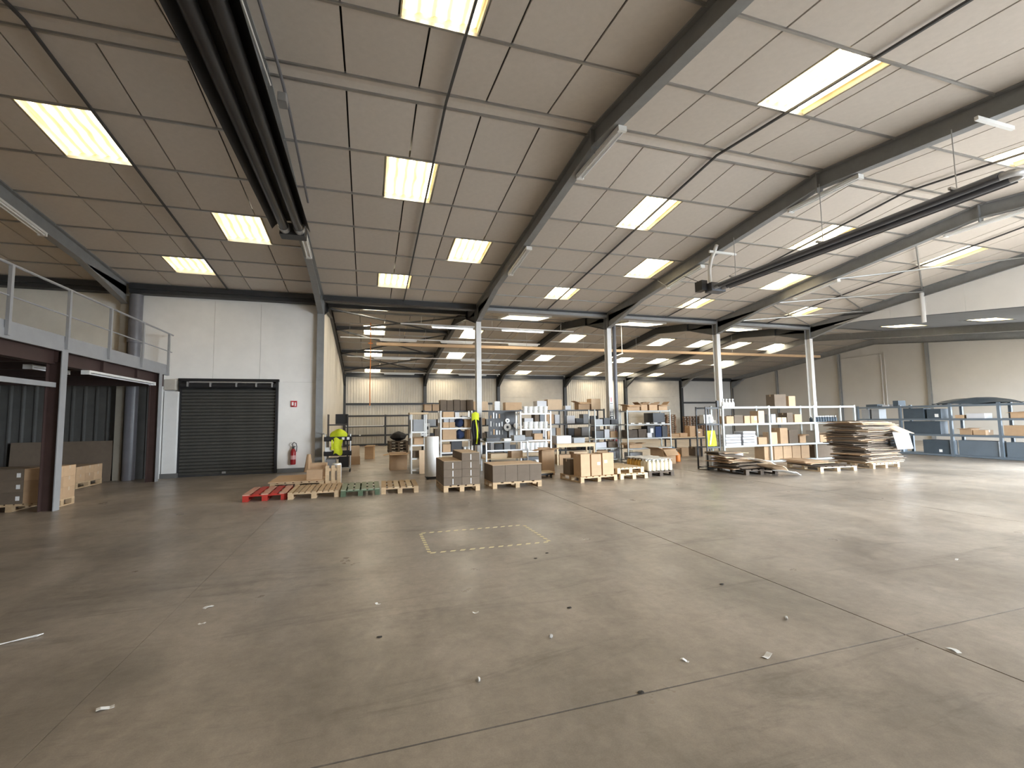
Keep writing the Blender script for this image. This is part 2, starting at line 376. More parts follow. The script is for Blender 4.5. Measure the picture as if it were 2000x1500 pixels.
HATCH = [(5.65, 7.40, 17.95, 19.4), (11.35, 13.15, 17.95, 19.3), (17.0, 18.8, 17.95, 19.3)]
for h in HATCH: W(*h, 'H')
for x0, x1, y0, y1 in [(22.9, 23.9, 13.7, 14.95), (22.8, 23.8, 10.8, 11.7), (27.0, 28.0, 13.7, 14.95), (27.0, 28.0, 10.8, 11.9)]: W(x0, x1, y0, y1, 'S')  # wing skylights, some of them added to brighten the wing

def panels(parent, bay0, bay1, rows, zf, n, skip=None, joined=None):
    offs = [0.05, 1.15, 2.23, 3.31, 4.38, SP - 0.05]
    for b in range(bay0, bay1):
        for y0, y1 in zip(rows, rows[1:]):
            cuts = [FX(b) + o for o in offs]; hole = []
            for (a, c, ya, yb, k) in WIN:
                if k in n and ya < y1 - .3 and yb > y0 + .3 and a < cuts[-1] and c > cuts[0]:
                    hole.append((a - .03, c + .03))
            for a, c in hole:
                cuts = [q for q in cuts if not (a - .18 < q < c + .18) or q in (cuts[0], cuts[-1])] + [max(a, cuts[0]), min(c, cuts[-1])]
            cuts = sorted(set(cuts))
            for xa, xb in zip(cuts, cuts[1:]):
                if xb - xa < .08 or any(a - .01 <= xa and xb <= c + .01 for a, c in hole): continue
                if skip and skip(xa, xb, y0, y1): continue
                if joined is not None:
                    z0, z1 = zf(y0 + .012), zf(y1 - .012)
                    joined.prism([(y0 + .012, z0), (y1 - .012, z1), (y1 - .012, z1 + .03), (y0 + .012, z0 + .03)], xa + .012, xb - .012)
                else: slab_panel(parent, xa, xb, y0, y1, zf)
rowsA = [7.17, 8.57, 9.97, 11.37, 12.72, 13.93, 15.0, 16.1]
rowsN = [2.70, 4.10, 5.48, 6.85]
back = MB(); panels(None, -1, 5, [-2.2, -1.0, 0.1, 1.3, 2.70], zA, 'A', joined=back); part('panel', back, 'panel', cA)['kind'] = 'stuff'
panels(cA, 0, 5, rowsA, zA, 'A'); panels(cA, 0, 5, rowsN, zA, 'A', skip=lambda a, b, c, d: b < -3 and c < 5)
panels(cA, -1, 0, rowsA[3:], zA, 'A')
part('panel', sheet(MB(), -12.5, FX(0) - .05, [(2.70, zA(2.70)), (YR - .16, zA(YR - .16))], 0.03), 'panel', cA)
part('panel', sheet(MB(), -12.5, FX(0) - .05, [(7.17, zA(7.17)), (11.37, zA(11.37))], 0.03), 'panel', cA)
part('panel', sheet(MB(), FX(0) + .05, -3.0, [(2.70, zA(2.70)), (5.48, zA(5.48))], 0.03), 'panel', cA)
for b in range(0, 5):       # ridge strips
    part('panel', sheet(MB(), FX(b) + .05, FX(b + 1) - .05, [(6.87, zA(6.87)), (7.01, ZR), (7.15, zA(7.15))], 0.03), 'panel', cA)
for b in range(-1, 5):
    for y in (rowsN + rowsA if b >= 0 else rowsA[3:]): row_bar(cA, FX(b) + .05, FX(b + 1) - .05, y, zA)
    xm = FX(b) + SP / 2
    if b >= 0:
        col_bar(cA, xm, 2.9, YR, zA, 0.035, 'darkrod', -0.075, 0.035); col_bar(cA, xm, YR, YC - .15, zA, 0.035, 'darkrod', -0.075, 0.035)
rowsB = [20.55, 22.0, 23.6, 25.1, 26.5, 27.92, 29.4, 30.9, 32.3]
rowsBn = [16.45, 17.95, 19.4, 20.3]
panels(cB, 1, 5, rowsB, zB, 'B')
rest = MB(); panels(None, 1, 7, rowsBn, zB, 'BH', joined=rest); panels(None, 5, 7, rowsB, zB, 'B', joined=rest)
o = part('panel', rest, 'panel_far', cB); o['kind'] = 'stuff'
for b in range(1, 7):
    for y in rowsBn + rowsB: row_bar(cB, FX(b) + .05, FX(b + 1) - .05, y, zB)

# skylights: window_n > frame bars, corrugated pane
for i, (x0, x1, y0, y1, n) in enumerate(WIN):
    zf = zA if n == 'A' else zB; ym = (y0 + y1) / 2; a = math.atan2(zf(y1) - zf(y0), y1 - y0)
    L_, W_ = (y1 - y0) / math.cos(a), x1 - x0
    o = link('window_%d' % (i + 1), None, None, ((x0 + x1) / 2, ym, zf(ym)), (a, 0, 0)); o['kind'] = 'structure'
    o['label'] = 'corrugated translucent skylight in the panelled ceiling'
    d = 0.10; t = 0.02
    for nm, bb in (('frame_bar', (-W_ / 2 - t, -W_ / 2, -L_ / 2, L_ / 2)), ('frame_bar', (W_ / 2, W_ / 2 + t, -L_ / 2, L_ / 2)), ('frame_bar', (-W_ / 2, W_ / 2, -L_ / 2 - t, -L_ / 2)), ('frame_bar', (-W_ / 2, W_ / 2, L_ / 2, L_ / 2 + t))):
        link(nm, cached((nm,) + tuple(round(q, 3) for q in bb), lambda: MB().box(*bb, -0.002, d + .04).mesh(nm, 'well')), o)
    def pane():
        mb = MB(); nx = max(24, int(W_ / 0.19 * 6))
        mb.grid(lambda u, v: (-W_ / 2 + u * W_, -L_ / 2 + v * L_, d + 0.018 * math.sin(2 * PI * u * W_ / 0.19)), nx, 1)
        return mb.mesh('pane', 'pane' if n == 'A' else 'pane_boosted', True)
    link('pane', cached(('pane', n == 'A', round(W_, 2), round(L_, 2)), pane), o)
    if n == 'H':      # smoke vent: white frame hanging a little below the opening
        f = MB(); fw = 0.09
        link('vent_frame', MB().box(-W_ / 2 - .1, W_ / 2 + .1, -L_ / 2 - fw, -L_ / 2, -0.10, -0.02).mesh('vent_frame', 'lamp_white'), o)
        link('vent_frame', MB().box(-W_ / 2 - .1, W_ / 2 + .1, L_ / 2, L_ / 2 + fw, -0.10, -0.02).mesh('vent_frame', 'lamp_white'), o)
        link('vent_frame', MB().box(-W_ / 2 - .1, -W_ / 2, -L_ / 2, L_ / 2, -0.10, -0.02).mesh('vent_frame', 'lamp_white'), o)
        link('vent_frame', MB().box(W_ / 2, W_ / 2 + .1, -L_ / 2, L_ / 2, -0.10, -0.02).mesh('vent_frame', 'lamp_white'), o)
        link('vent_strut', MB().box(-W_ / 2 + .2, W_ / 2 - .3, -.03, .03, -0.06, -0.03).mesh('vent_strut', 'lamp_white'), o)

# ------------------------------------------------------------------ steel frames: columns and rafters
def slope_bar(x0, x1, pts, dz0, dz1):
    # bar following a (y, z) polyline, between z+dz0 and z+dz1
    mb = MB()
    for (ya, za), (yb, zb) in zip(pts, pts[1:]):
        mb.prism([(ya, za + dz0), (yb, zb + dz0), (yb, zb + dz1), (ya, za + dz1)], x0, x1)
    return mb
DEP, FW = 0.34, 0.085
for i in range(0, 6):
    x = FX(i)
    o = struct('rafter_beam', None, None, 'grey steel rafter under the near ceiling on frame %s' % ORD[i])
    ptsf = [(YN, zA(YN)), (YR, ZR), (YC - .1, zA(YC - .1))]
    part('web', slope_bar(x - .008, x + .008, ptsf, -DEP, -0.0), 'steel', o)
    part('top_flange', slope_bar(x - FW, x + FW, ptsf, -0.03, -0.0), 'steel', o)
    yh = 13.7
    part('bottom_flange', slope_bar(x - FW, x + FW, [(YN, zA(YN)), (YR, ZR), (yh, zA(yh))], -DEP - .015, -DEP), 'steel', o)
    hz = zA(yh) - DEP
    part('haunch_web', MB().prism([(yh, hz), (YC - .1, 5.17), (YC - .1, zA(YC - .1) - .1)], x - .008, x + .008), 'steel', o)
    part('haunch_flange', MB().prism([(yh, hz - .015), (YC - .1, 5.155), (YC - .1, 5.17), (yh, hz)], x - FW, x + FW), 'steel', o)
    part('ridge_plate', MB().box(x - FW, x + FW, YR - .012, YR + .012, ZR - DEP - .12, ZR - .02), 'steel', o)
for i in range(1, 8):
    x = FX(i) if i < 7 else 30.46; RM = 'steel_dark' if i < 6 else 'steel'  # paler steel on the end frames: haze put into the colour
    o = struct('rafter_beam', None, None, 'grey steel rafter under the far ceiling on frame %s' % ORD[i])
    yn = YC + .12 if i < 6 else YS
    pts = [(yn, zB(yn)), (YB, ZB), (YF - .3, zB(YF - .3))]
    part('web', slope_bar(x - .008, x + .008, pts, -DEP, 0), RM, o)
    part('bottom_flange', slope_bar(x - FW, x + FW, [(18.0 if i < 6 else yn, zB(18.0 if i < 6 else yn)), (YB, ZB), (30.9, zB(30.9))], -DEP - .015, -DEP), RM, o)
    if i < 6:
        part('haunch_web', MB().prism([(YC + .12, 5.17), (18.0, zB(18) - DEP), (YC + .12, zB(YC) - .1)], x - .008, x + .008), RM, o)
        part('haunch_flange', MB().prism([(YC + .12, 5.155), (18.0, zB(18) - DEP - .015), (18.0, zB(18) - DEP), (YC + .12, 5.17)], x - FW, x + FW), RM, o)
        part('end_plate', MB().box(x - FW, x + FW, 17.99, 18.02, zB(18) - DEP - .03, zB(18)), RM, o)
    part('far_haunch_web', MB().prism([(30.9, zB(30.9) - DEP), (YF - .3, 4.0), (YF - .3, zB(YF) - .1)], x - .008, x + .008), RM, o)
    part('far_haunch_flange', MB().prism([(30.9, zB(30.9) - DEP - .015), (YF - .3, 3.985), (YF - .3, 4.0), (30.9, zB(30.9) - DEP)], x - FW, x + FW), RM, o)
def i_column(name, x, y, z0, z1, m, label, hw=0.09, hd=0.13, axis='y', m2=None):
    o = struct(name, None, None, label); t = .014
    if axis == 'y':
        part('flange', MB().box(x - hw, x + hw, y - hd, y - hd + t, z0, z1), m, o); part('flange', MB().box(x - hw, x + hw, y + hd - t, y + hd, z0, z1), m, o)
        part('web', MB().box(x - .006, x + .006, y - hd + t, y + hd - t, z0, z1), m, o)
    else:
        part('flange', MB().box(x - hd, x - hd + t, y - hw, y + hw, z0, z1), m, o); part('flange', MB().box(x + hd - t, x + hd, y - hw, y + hw, z0, z1), m2 or m, o)
        part('web', MB().box(x - hd + t, x + hd - t, y - .006, y + .006, z0, z1), m, o)
    return o
for i in (2, 3, 4, 5):
    i_column('steel_column', FX(i), YC, 0, 5.16, 'white_paint', 'white painted steel column, %s from the roller door' % ORD[i - 1])
    i_column('steel_column', FX(i), YC, 5.16, 5.8, 'steel', 'grey head of the %s white column under the roof' % ORD[i - 1])
i_column('steel_column', FX(1), YC, 0, 5.8, 'steel', 'dark grey steel column at the end of the white door wall', hw=.10)
i_column('steel_column', FX(0), YC - .02, 0, 5.4, 'column_brown', 'grey brown steel column behind the mezzanine', hw=.10, hd=.1)
for i in range(1, 8):
    i_column('steel_column', FX(i), YF - .16, 0, zB(YF) - .1, 'steel_dark', 'dark steel column on the far wall, frame %s' % ORD[i - 1], hw=.11, hd=.13)
for y in (27.75, 22.75, 17.6, 12.5):
    i_column('steel_column', 30.52, y, 0, zB(y) - .36, 'steel', 'slim grey steel post on the far gable wall, %.0f m in' % y, hw=.07, hd=.07, axis='x')
# eave beams (valley) between the columns, one per bay
for i in range(-1, 5):
    x0, x1 = FX(i) + .1, FX(i + 1) - .1
    o = struct('valley_beam', None, None, 'dark grey valley beam over the bay after frame %s' % ORD[max(i, 0)])
    part('gutter_face', MB().box(x0, x1, YC - .19, YC - .16, 5.71 if i >= 2 else 5.62, 5.78), 'steel_dark', o)
    part('soffit', MB().box(x0, x1, YC - .15, YC + .12, 5.60 if i >= 1 else 5.50, 5.71 if i >= 2 else 5.62), 'mezz_grey' if i >= 2 else 'steel_dark', o)
for i in range(1, 7):
    struct('eave_beam', MB().box(FX(i) + .12, FX(i + 1) - .12, YF - .28, YF - .08, 4.60, 4.84), 'steel_dark', 'dark eave beam on the far wall, bay %s' % ORD[i - 1])

# purlins and wind bracing of the far nave, first bay; bracing of the last near bay
k = 0
for (ya, yb) in [(17.9, 22.3), (22.3, 26.6), (26.6, 30.8)]:
    za, zb = zB(ya) - .22, zB(yb) - .22
    o = thing('cross_brace', 'dark steel cross brace in the far bay by the beige panels, %s from the columns' % ORD[k], 'brace')
    for q, (xa, xb) in enumerate([(X1 + .1, FX(2) - .1), (FX(2) - .1, X1 + .1)]): part('rod', MB().tube((xa, ya, za - .04 * q), (xb, yb, zb - .04 * q), .035, 6), 'steel_dark', o)
    k += 1
for q, y in enumerate([18.0, 22.4, 26.6, 30.6]):
    tag(part('purlin', MB().box(X1 + .1, FX(2) - .1, y - .05, y + .05, zB(y) - .17, zB(y) - .04), 'steel_dark'), 'dark purlin across the braced far bay, %s from the white columns' % ORD[q], 'purlin')
k = 0
for (ya, yb) in [(8.5, 11.4), (11.4, 13.6), (13.6, 15.9)]:
    za, zb = zA(ya) - .12, zA(yb) - .12
    o = thing('cross_brace', 'pale steel cross brace beside the white hanging partition, %s from the ridge' % ORD[k], 'brace')
    for q, (xa, xb) in enumerate([(FX(4) + .1, FX(5) - .1), (FX(5) - .1, FX(4) + .1)]): part('rod', MB().tube((xa, ya, za - .05 * q), (xb, yb, zb - .05 * q), .026, 6), 'tbar', o)
    k += 1

# ------------------------------------------------------------------ walls
def wall_panels(parent, name, rects, y0, y1, m, g=0.006):
    for (x0, x1, z0, z1) in rects: part(name, MB().box(x0 + g, x1 - g, y0, y1, z0 + g, z1 - g), m, parent)
DX0, DX1, DZ = -5.46, -2.74, 2.92
wm = struct('wall_middle', MB().box(FX(0), DX0, YC + .12, YC + .25, 0, 6.15).box(DX1, X1, YC + .12, YC + .25, 0, 6.15).box(DX0, DX1, YC + .12, YC + .25, DZ, 6.15), 'plaster', 'off white painted wall around the dark roller door')
wall_panels(wm, 'wall_panel', [(-5.86, DX0, .12, DZ - .02), (DX1, X1 - .1, .12, DZ - .02), (FX(0) + .1, -4.6, DZ - .02, 5.46), (-4.6, -3.3, DZ - .02, 5.46), (-3.3, X1 - .1, DZ - .02, 5.46)], YC + .08, YC + .12, 'plaster', 0.004)
struct('baseboard_middle', MB().box(DX1 + .02, X1 - .1, YC + .02, YC + .12, 0, .13), 'kerb', 'dark concrete kerb along the white wall')
struct('baseboard_middle', MB().box(-5.82, DX0 + .04, YC - .06, YC + .12, 0, .12), 'kerb', 'dark concrete kerb beside the roller door')
wl = struct('wall_middle', MB().box(-12.6, FX(0), YC + .12, YC + .25, 0, 6.15), 'upper_plaster', 'grey white upper wall behind the mezzanine railing')
wall_panels(wl, 'wall_panel', [(-12.5, -9.7, 3.1, 5.46), (-9.7, FX(0) - .02, 3.1, 5.46)], YC + .08, YC + .12, 'upper_plaster')
def corrugated(x0, x1, y, z0, z1, pitch, depth, m, parent, name='cladding_sheet', rib=0.35):
    mb = MB(); pts = []; x = x0
    while x < x1 - 1e-4:
        e = min(x + pitch, x1); wv = e - x
        pts += [(x, y), (x + wv * (1 - rib) - .03 * wv, y), (x + wv * (1 - rib) + .05 * wv, y - depth), (e - .08 * wv, y - depth)]
        x = e
    pts.append((x1, y))
    vs = [(a, b, z0) for a, b in pts] + [(a, b, z1) for a, b in pts]; n = len(pts)
    mb.add(vs, [(i, i + 1, n + i + 1, n + i) for i in range(n - 1)])
    return part(name, mb, m, parent)
corrugated(FX(0) + .1, -5.87, YC + .07, 0, 2.98, 0.28, 0.04, 'clad_dark', wm, rib=.25)
for q in range(4): corrugated(-12.5 + q * 1.4, -12.5 + (q + 1) * 1.4, YC + .10, 0, 2.95, 0.28, 0.05, 'clad_dark', wl, rib=.25)
wb = struct('wall_back', MB().box(X1 - .3, 31.2, YF, YF + .2, 0, 5.4), 'clad_beige', 'beige wall at the far end of the hall, ribbed and plain bays')
for i in (1, 2, 4):
    n = 5
    for q in range(n):
        a = FX(i) + .1 + (SP - .2) / n * q; corrugated(a, a + (SP - .2) / n, YF - .01, 0, 4.65, 0.18, 0.03, 'clad_beige', wb, rib=.25)
for i in (3, 5, 6):
    zs = [0, 1.6, 3.2, 4.65]
    for za, zb_ in zip(zs, zs[1:]):
        part('wall_panel', MB().box(FX(i) + .1, FX(i + 1) - .1, YF - .05, YF, za + .01, zb_ - .01), 'concrete_wall' if i < 6 else 'beige_wall', wb)
for i, z in ((1, 2.75), (2, 2.75), (6, 2.75)):
    struct('girt_beam', MB().box(FX(i) + .12, FX(i + 1) - .12, YF - .16, YF - .04, z - .07, z + .07), 'steel_dark', 'dark horizontal girt on the far wall in bay %s' % ORD[i - 1])
wr = struct('wall_right', MB().box(30.63, 30.85, YS - .2, YF + .2, 0, 6.5), 'beige_wall', 'plain beige gable wall at the end of the hall')
yy = [YS, 12.5, 17.6, 22.75, 27.75, YF]
for a, b in zip(yy, yy[1:]): part('wall_panel', MB().box(30.60, 30.63, a + .02, b - .02, 0, zB((a + b) / 2) - .05 if True else 5), 'beige_wall', wr)
struct('conduit_trim', MB().path([(30.56, 22.6, 5.32), (30.56, 20.2, 5.32), (30.56, 20.1, 5.25), (30.56, 20.1, 2.0)], .03, 6).path([(30.56, 19.9, 5.40), (30.56, 19.9, 2.0)], .03, 6), 'beige_wall', 'pair of painted conduits running down the gable wall')
wbl = struct('wall_left', MB().box(X1 - .25, X1 - .1, YC + .1, YF + .2, 0, 6.7), 'clad_beige', 'pale beige panel wall along the far nave')
ya = YC + .25
while ya < YF - .3:
    part('wall_panel', MB().box(X1 - .1, X1 - .04, ya + .01, min(ya + 1.5, YF) - .01, 0.0, min(zB(ya), zB(ya + 1.5)) - .12), 'clad_beige', wbl); ya += 1.5
struct('wall_left', MB().box(-12.8, -12.6, YN - .3, YC + .3, 0, 7), 'plaster', 'end wall beyond the mezzanine')
nx0, nx1, nh = DOORS['yard']
struct('wall_near', MB().box(-12.8, nx0, YN - .4, YN - .2, 0, 7).box(nx1, 20.1, YN - .4, YN - .2, 0, 7).box(nx0, nx1, YN - .4, YN - .2, nh, 7), 'plaster', 'long wall behind the viewer with an open yard doorway')
d3 = struct('door_3', None, None, 'steel frame of the open yard doorway in the long wall')
for x in (nx0 - .1, nx1): part('door_frame', MB().box(x, x + .1, YN - .45, YN - .15, 0, nh), 'steel', d3)
part('door_frame', MB().box(nx0 - .1, nx1 + .1, YN - .45, YN - .15, nh, nh + .12), 'steel', d3)
# gable wall of the near nave with its big open door, and the side wing's near wall
OY0, OY1, OZ = DOORS['gable']
wg = struct('wall_right', MB().box(FX(5), FX(5) + .12, YN - .3, OY0, 0, 7).box(FX(5), FX(5) + .12, OY1, YS, 0, 7).box(FX(5), FX(5) + .12, OY0, OY1, OZ, 7), 'plaster', 'gable wall with a tall open doorway to the yard')
d2 = struct('door_2', None, None, 'steel frame of the open yard doorway')
part('door_frame', MB().box(FX(5) - .05, FX(5) + .15, OY0 - .1, OY0, 0, OZ), 'steel', d2); part('door_frame', MB().box(FX(5) - .05, FX(5) + .15, OY1, OY1 + .1, 0, OZ), 'steel', d2); part('door_frame', MB().box(FX(5) - .05, FX(5) + .15, OY0 - .1, OY1 + .1, OZ, OZ + .12), 'steel', d2)
wx0, wx1, wh = DOORS['wing']
struct('wall_near', MB().box(FX(5), wx0, YS - .25, YS - .1, 0, 5.2).box(wx1, 31, YS - .25, YS - .1, 0, 5.2).box(wx0, wx1, YS - .25, YS - .1, wh, 5.2), 'beige_wall', 'near wall of the side wing with an added doorway for light')  # doorway added out of view to light the wing and gable wall
struct('ground', MB().box(20.1, 90, -40, YS - .3, -.4, -.05).box(-30, 20.1, -60, YN - .5, -.4, -.05), 'outside_ground', 'paved yard outside the open doorway')
# hanging white partition under the last rafter
hp = struct('partition', None, None, 'white cladding hung under the last rafter')
cutp = [YS, 10.2, 11.35, 12.6, 13.8, 14.9]
for a, b in zip(cutp, cutp[1:]):
    lo = lambda y: min(zB(y) + .02, zA(y) - .36)
    part('wall_panel', MB().prism([(a + .003, lo(a)), (b - .003, lo(b)), (b - .003, zA(b) - .34), (a + .003, zA(a) - .34)], FX(5) - .03, FX(5) + .03), 'white_partition', hp)
part('hanger_post', MB().tube((FX(5) - .06, 11.45, 4.98), (FX(5) - .06, 11.45, 6.1), .07, 10), 'white_partition', hp)

# roller door
d1 = struct('door_1', None, None, 'closed dark grey roller shutter door in the white wall')
nsl = 26; hs = (DZ - .30) / nsl
slat = cached('slat', lambda: MB().prism([(0, 0), (-.028, hs * .25), (-.028, hs * .7), (0, hs * .96), (.012, hs * .96), (.012, 0)], DX0 + .06, DX1 - .06).mesh('slat', 'shutter'))
for q in range(nsl): link('slat', slat, d1, (0, YC + .06, .03 + q * hs))
part('bottom_bar', MB().box(DX0 + .05, DX1 - .05, YC + .02, YC + .08, 0.0, .05), 'steel_dark', d1)
for x in (DX0, DX1 - .07): part('guide_rail', MB().box(x, x + .07, YC - .02, YC + .10, 0, DZ), 'black', d1)
part('head_box', MB().box(DX0 - .02, DX1 + .02, YC - .02, YC + .12, DZ - .02, DZ + .06), 'black', d1)
part('roller_tube', MB().tube((DX0 + .05, YC - .02, DZ - .16), (DX1 - .05, YC - .02, DZ - .16), .085, 12), 'black', d1, smooth=True)
part('drive_shaft', MB().tube((DX0 + .3, YC - .12, DZ - .06), (DX1 - .15, YC - .12, DZ - .06), .022, 8), 'galv', d1)
for x in (-5.2, -4.6, -3.9, -3.35, -2.9): part('bracket', MB().box(x - .02, x + .02, YC - .14, YC - .02, DZ - .20, DZ - .05), 'galv', d1)
part('motor_box', MB().cbox(DX0 - .34, DX0 - .04, YC - .14, YC + .06, DZ - .30, DZ + .02, .015), 'concrete_wall', d1)
part('leak_blocker', MB().box(DX0 - .1, DX1 + .1, YC + .20, YC + .3, 0, DZ + .1), 'shutter', d1)  # unseen sheet added behind the slats to stop sky light leaking in
part('lock', MB().box(-4.25, -4.15, YC + .0, YC + .03, .06, .12), 'galv', d1)
sp_ = thing('side_panel', 'white sheet metal panel standing beside the roller shutter', 'panel', (-5.62, YC - .10, 0))
part('sheet_face', MB().cbox(-.16, .20, -.04, .06, .14, 2.57, .008), 'white_paint', sp_)
part('upright', MB().box(-.26, -.19, -.10, .06, 0, 3.12), 'white_paint', sp_)
part('foot', MB().box(-.19, .24, -.06, .06, .0, .14), 'kerb', sp_)

# rain pipe in the corner
rp = thing('drainpipe', 'thick grey drainpipe running down beside the mezzanine end', 'pipe', (FX(0) + .30, YC - .16, 0))
part('pipe_run', MB().tube((0, 0, 0), (0, 0, 4.05), .15, 20), 'pipe_grey', rp, smooth=True); part('pipe_top', MB().tube((0, 0, 4.05), (0, 0, 5.44), .165, 20), 'pipe_grey', rp, smooth=True)
part('collar', MB().tube((0, 0, 4.0), (0, 0, 4.12), .18, 20), 'pipe_grey', rp, smooth=True)
rp2 = thing('drainpipe', 'grey steel downpipe fixed beside the column with the red extinguisher', 'pipe', (FX(3) + .30, YC, 0))
part('pipe_run', MB().tube((0, 0, 0), (0, 0, 5.3), .075, 14), 'pipe_grey', rp2, smooth=True)
for z in (1.0, 3.2): part('collar', MB().tube((0, 0, z), (0, 0, z + .06), .088, 14), 'pipe_grey', rp2, smooth=True)

# ------------------------------------------------------------------ mezzanine
XM = -5.59; MY0, MY1 = 2.0, 15.9
mz = thing('mezzanine', 'grey steel mezzanine deck with dark brown beams below', 'mezzanine', (0, 0, 0))
part('deck', MB().box(-12.4, XM - .1, MY0, YC - .42, 3.10, 3.135), 'mezz_brown', mz); part('bounce_cover', MB().box(-12.4, XM - .1, MY0, YC - .42, 3.135, 3.16), 'wood_pale', mz)  # pale top layer added, unseen, to bounce light onto the upper wall
part('edge_channel', MB().box(XM - .08, XM - .02, MY0, MY1, 3.03, 3.20), 'mezz_grey', mz)
part('toe_board', MB().box(XM - .05, XM - .03, MY0, MY1, 3.20, 3.33), 'mezz_grey', mz)
for y in (4.6, 6.2, 7.8, 9.4, 11.0, 12.6, 14.2): part('joist', MB().box(-12.4, XM - .1, y - .06, y + .06, 2.82, 3.10), 'mezz_brown', mz)
part('edge_beam', MB().box(XM - .36, XM - .16, MY0, MY1, 2.78, 3.08), 'mezz_brown', mz)
part('cross_beam', MB().box(-12.4, XM - .1, 15.6, 15.75, 2.7, 3.05), 'mezz_brown', mz)
for y in (5.5, 11.0, 15.33):
    p_ = part('post', MB().box(XM - .03, XM - .014, y - .09, y + .09, 0, 3.03), 'mezz_grey', mz)
    part('post_web', MB().box(XM - .24, XM - .03, y - .008, y + .008, 0, 3.03), 'mezz_brown', p_); part('post_flange', MB().box(XM - .255, XM - .24, y - .09, y + .09, 0, 3.03), 'mezz_brown', p_)
part('guard_bar', MB().box(XM - .14, XM - .08, 5.6, 10.9, 2.33, 2.42), 'mezz_grey', mz)
rl = thing('guard_rail', 'grey tubular guard rail along the mezzanine edge', 'railing', (0, 0, 0))
part('top_rail', MB().tube((XM, MY0, 4.25), (XM, MY1 + .1, 4.25), .024, 8), 'mezz_grey', rl, smooth=True); part('mid_rail', MB().tube((XM, MY0, 3.73), (XM, MY1 + .05, 3.73), .015, 8), 'mezz_grey', rl, smooth=True)
for y in (6.35, 7.9, 9.45, 11.0, 12.52, 14.1, 15.72): part('baluster', MB().box(XM - .02, XM + .03, y - .03, y + .03, 3.08, 4.24), 'mezz_grey', rl)

def batten(name, label, p0, p1, twin=True, m='lamp_white', group=None, w_=0.15):
    # strip light hung between two points: tray, tubes, end caps
    p0, p1 = Vector(p0), Vector(p1); d = (p1 - p0); L_ = d.length; d.normalize()
    up = Vector((0, 0, 1)); sdx = d.cross(up).normalized(); up2 = sdx.cross(d)
    mx = Matrix((sdx, d, up2)).transposed().to_4x4()
    o = thing(name, label, 'light', tuple(p0), 0, group)
    def B(*a): return MB().box(*a, mx=mx)
    part('tray', B(-w_ / 2, w_ / 2, 0, L_, 0.0, .045), m, o)
    for s_ in ((-1, 1) if twin else (0,)):
        a = mx @ Vector((s_ * w_ * .28, .05, -.022)); b = mx @ Vector((s_ * w_ * .28, L_ - .05, -.022))
        part('tube', MB().tube(a, b, .016, 8), 'tube_glass', o, smooth=True)
    for a in (0, L_ - .05): part('end_cap', B(-w_ / 2, w_ / 2, a, a + .05, -.045, 0), m, o)
    return o
batten('strip_light', 'white strip light fixed under the mezzanine edge beside the drainpipe', (XM - .12, 11.9, 2.72), (XM - .12, 15.1, 2.72), False)
batten('strip_light', 'short white strip light tucked under the mezzanine joists', (XM - .75, 11.3, 2.76), (XM - .75, 12.5, 2.76), False)
zr_ = lambda y: zA(y) - DEP - .09
nb = {0: 'above the mezzanine railing', 1: 'beside the black radiant heater', 2: 'between the heaters', 3: 'above the slim grey heater', 4: 'near the white hanging partition'}
for i in (0, 1, 2, 3, 4):
    x = FX(i)
    if i >= 2: batten('strip_light', 'twin tube strip light at the ridge on the rafter %s' % nb[i], (x + .07, 6.2, 6.29), (x + .07, 7.8, 6.29))
    batten('strip_light', 'twin tube strip light low on the rafter %s' % nb[i], (x + .06, 10.7, zr_(10.7)), (x + .06, 12.35, zr_(12.35)))

# ------------------------------------------------------------------ radiant heaters
def heater(name, label, x, y0, y1, z, rr, m_t, m_r, sep):
    o = thing(name, label, 'heater', (x, y0, z)); L_ = y1 - y0
    part('reflector', MB().grid(lambda u, v: ((u - .5) * 2 * (sep + rr * 2.4), v * L_, rr * 1.5 - (abs(u - .5) * 2) ** 3 * rr * 2.2), 12, 1, (0, 0, .012)), m_r, o, smooth=True)
    for s_ in (-1, 1): part('radiant_tube', MB().tube((s_ * sep, 0.02, 0), (s_ * sep, L_ - .02, 0), rr, 16), m_t, o, smooth=True)
    part('return_bend', MB().path([(-sep, .02, 0), (-sep * .9, -.08, 0), (-sep * .5, -.15, 0), (0, -.17, 0), (sep * .5, -.15, 0), (sep * .9, -.08, 0), (sep, .02, 0)], rr, 12), 'galv', o, smooth=True)
    b_ = part('burner_box', MB().cbox(-sep - .1, sep + .1, L_ + .10, L_ + .38, -.10, .14, .01), m_r, o)
    for s_ in (-1, 1): part('collar', MB().tube((s_ * sep, L_ - .06, 0), (s_ * sep, L_ + .10, 0), rr * 1.12, 14), 'galv', b_, smooth=True)
    for y in (.6, L_ / 2, L_ - .5):
        h = part('hanger', MB().box(-sep - rr, sep + rr, y - .02, y + .02, rr * 1.6, rr * 1.6 + .04), 'galv', o)
        part('hanger_rod', MB().tube((0, y, rr * 1.6), (0, y, zA(y0 + y) - z - .33), .008, 6), 'galv', h)
    return o
heater('radiant_heater', 'large black twin tube radiant heater under the rafter', -1.43, 1.9, 9.42, 5.34, .085, 'heater_tube', 'black', .13)
h2 = heater('radiant_heater', 'slim grey radiant heater hanging from the ceiling by chains', 9.02, 4.0, 9.75, 5.06, .055, 'heater2', 'heater2', .13)
part('exhaust_pipe', MB().path([(-.14, 6.0, .1), (-.14, 6.02, .4), (-.10, 6.05, .6), (-.06, 6.0, .85), (0.05, 5.9, 1.2)], .05, 10), 'film_white', h2, smooth=True)
part('control_box', MB().box(-.42, -.24, 6.0, 6.28, -.05, .22), 'black', h2)
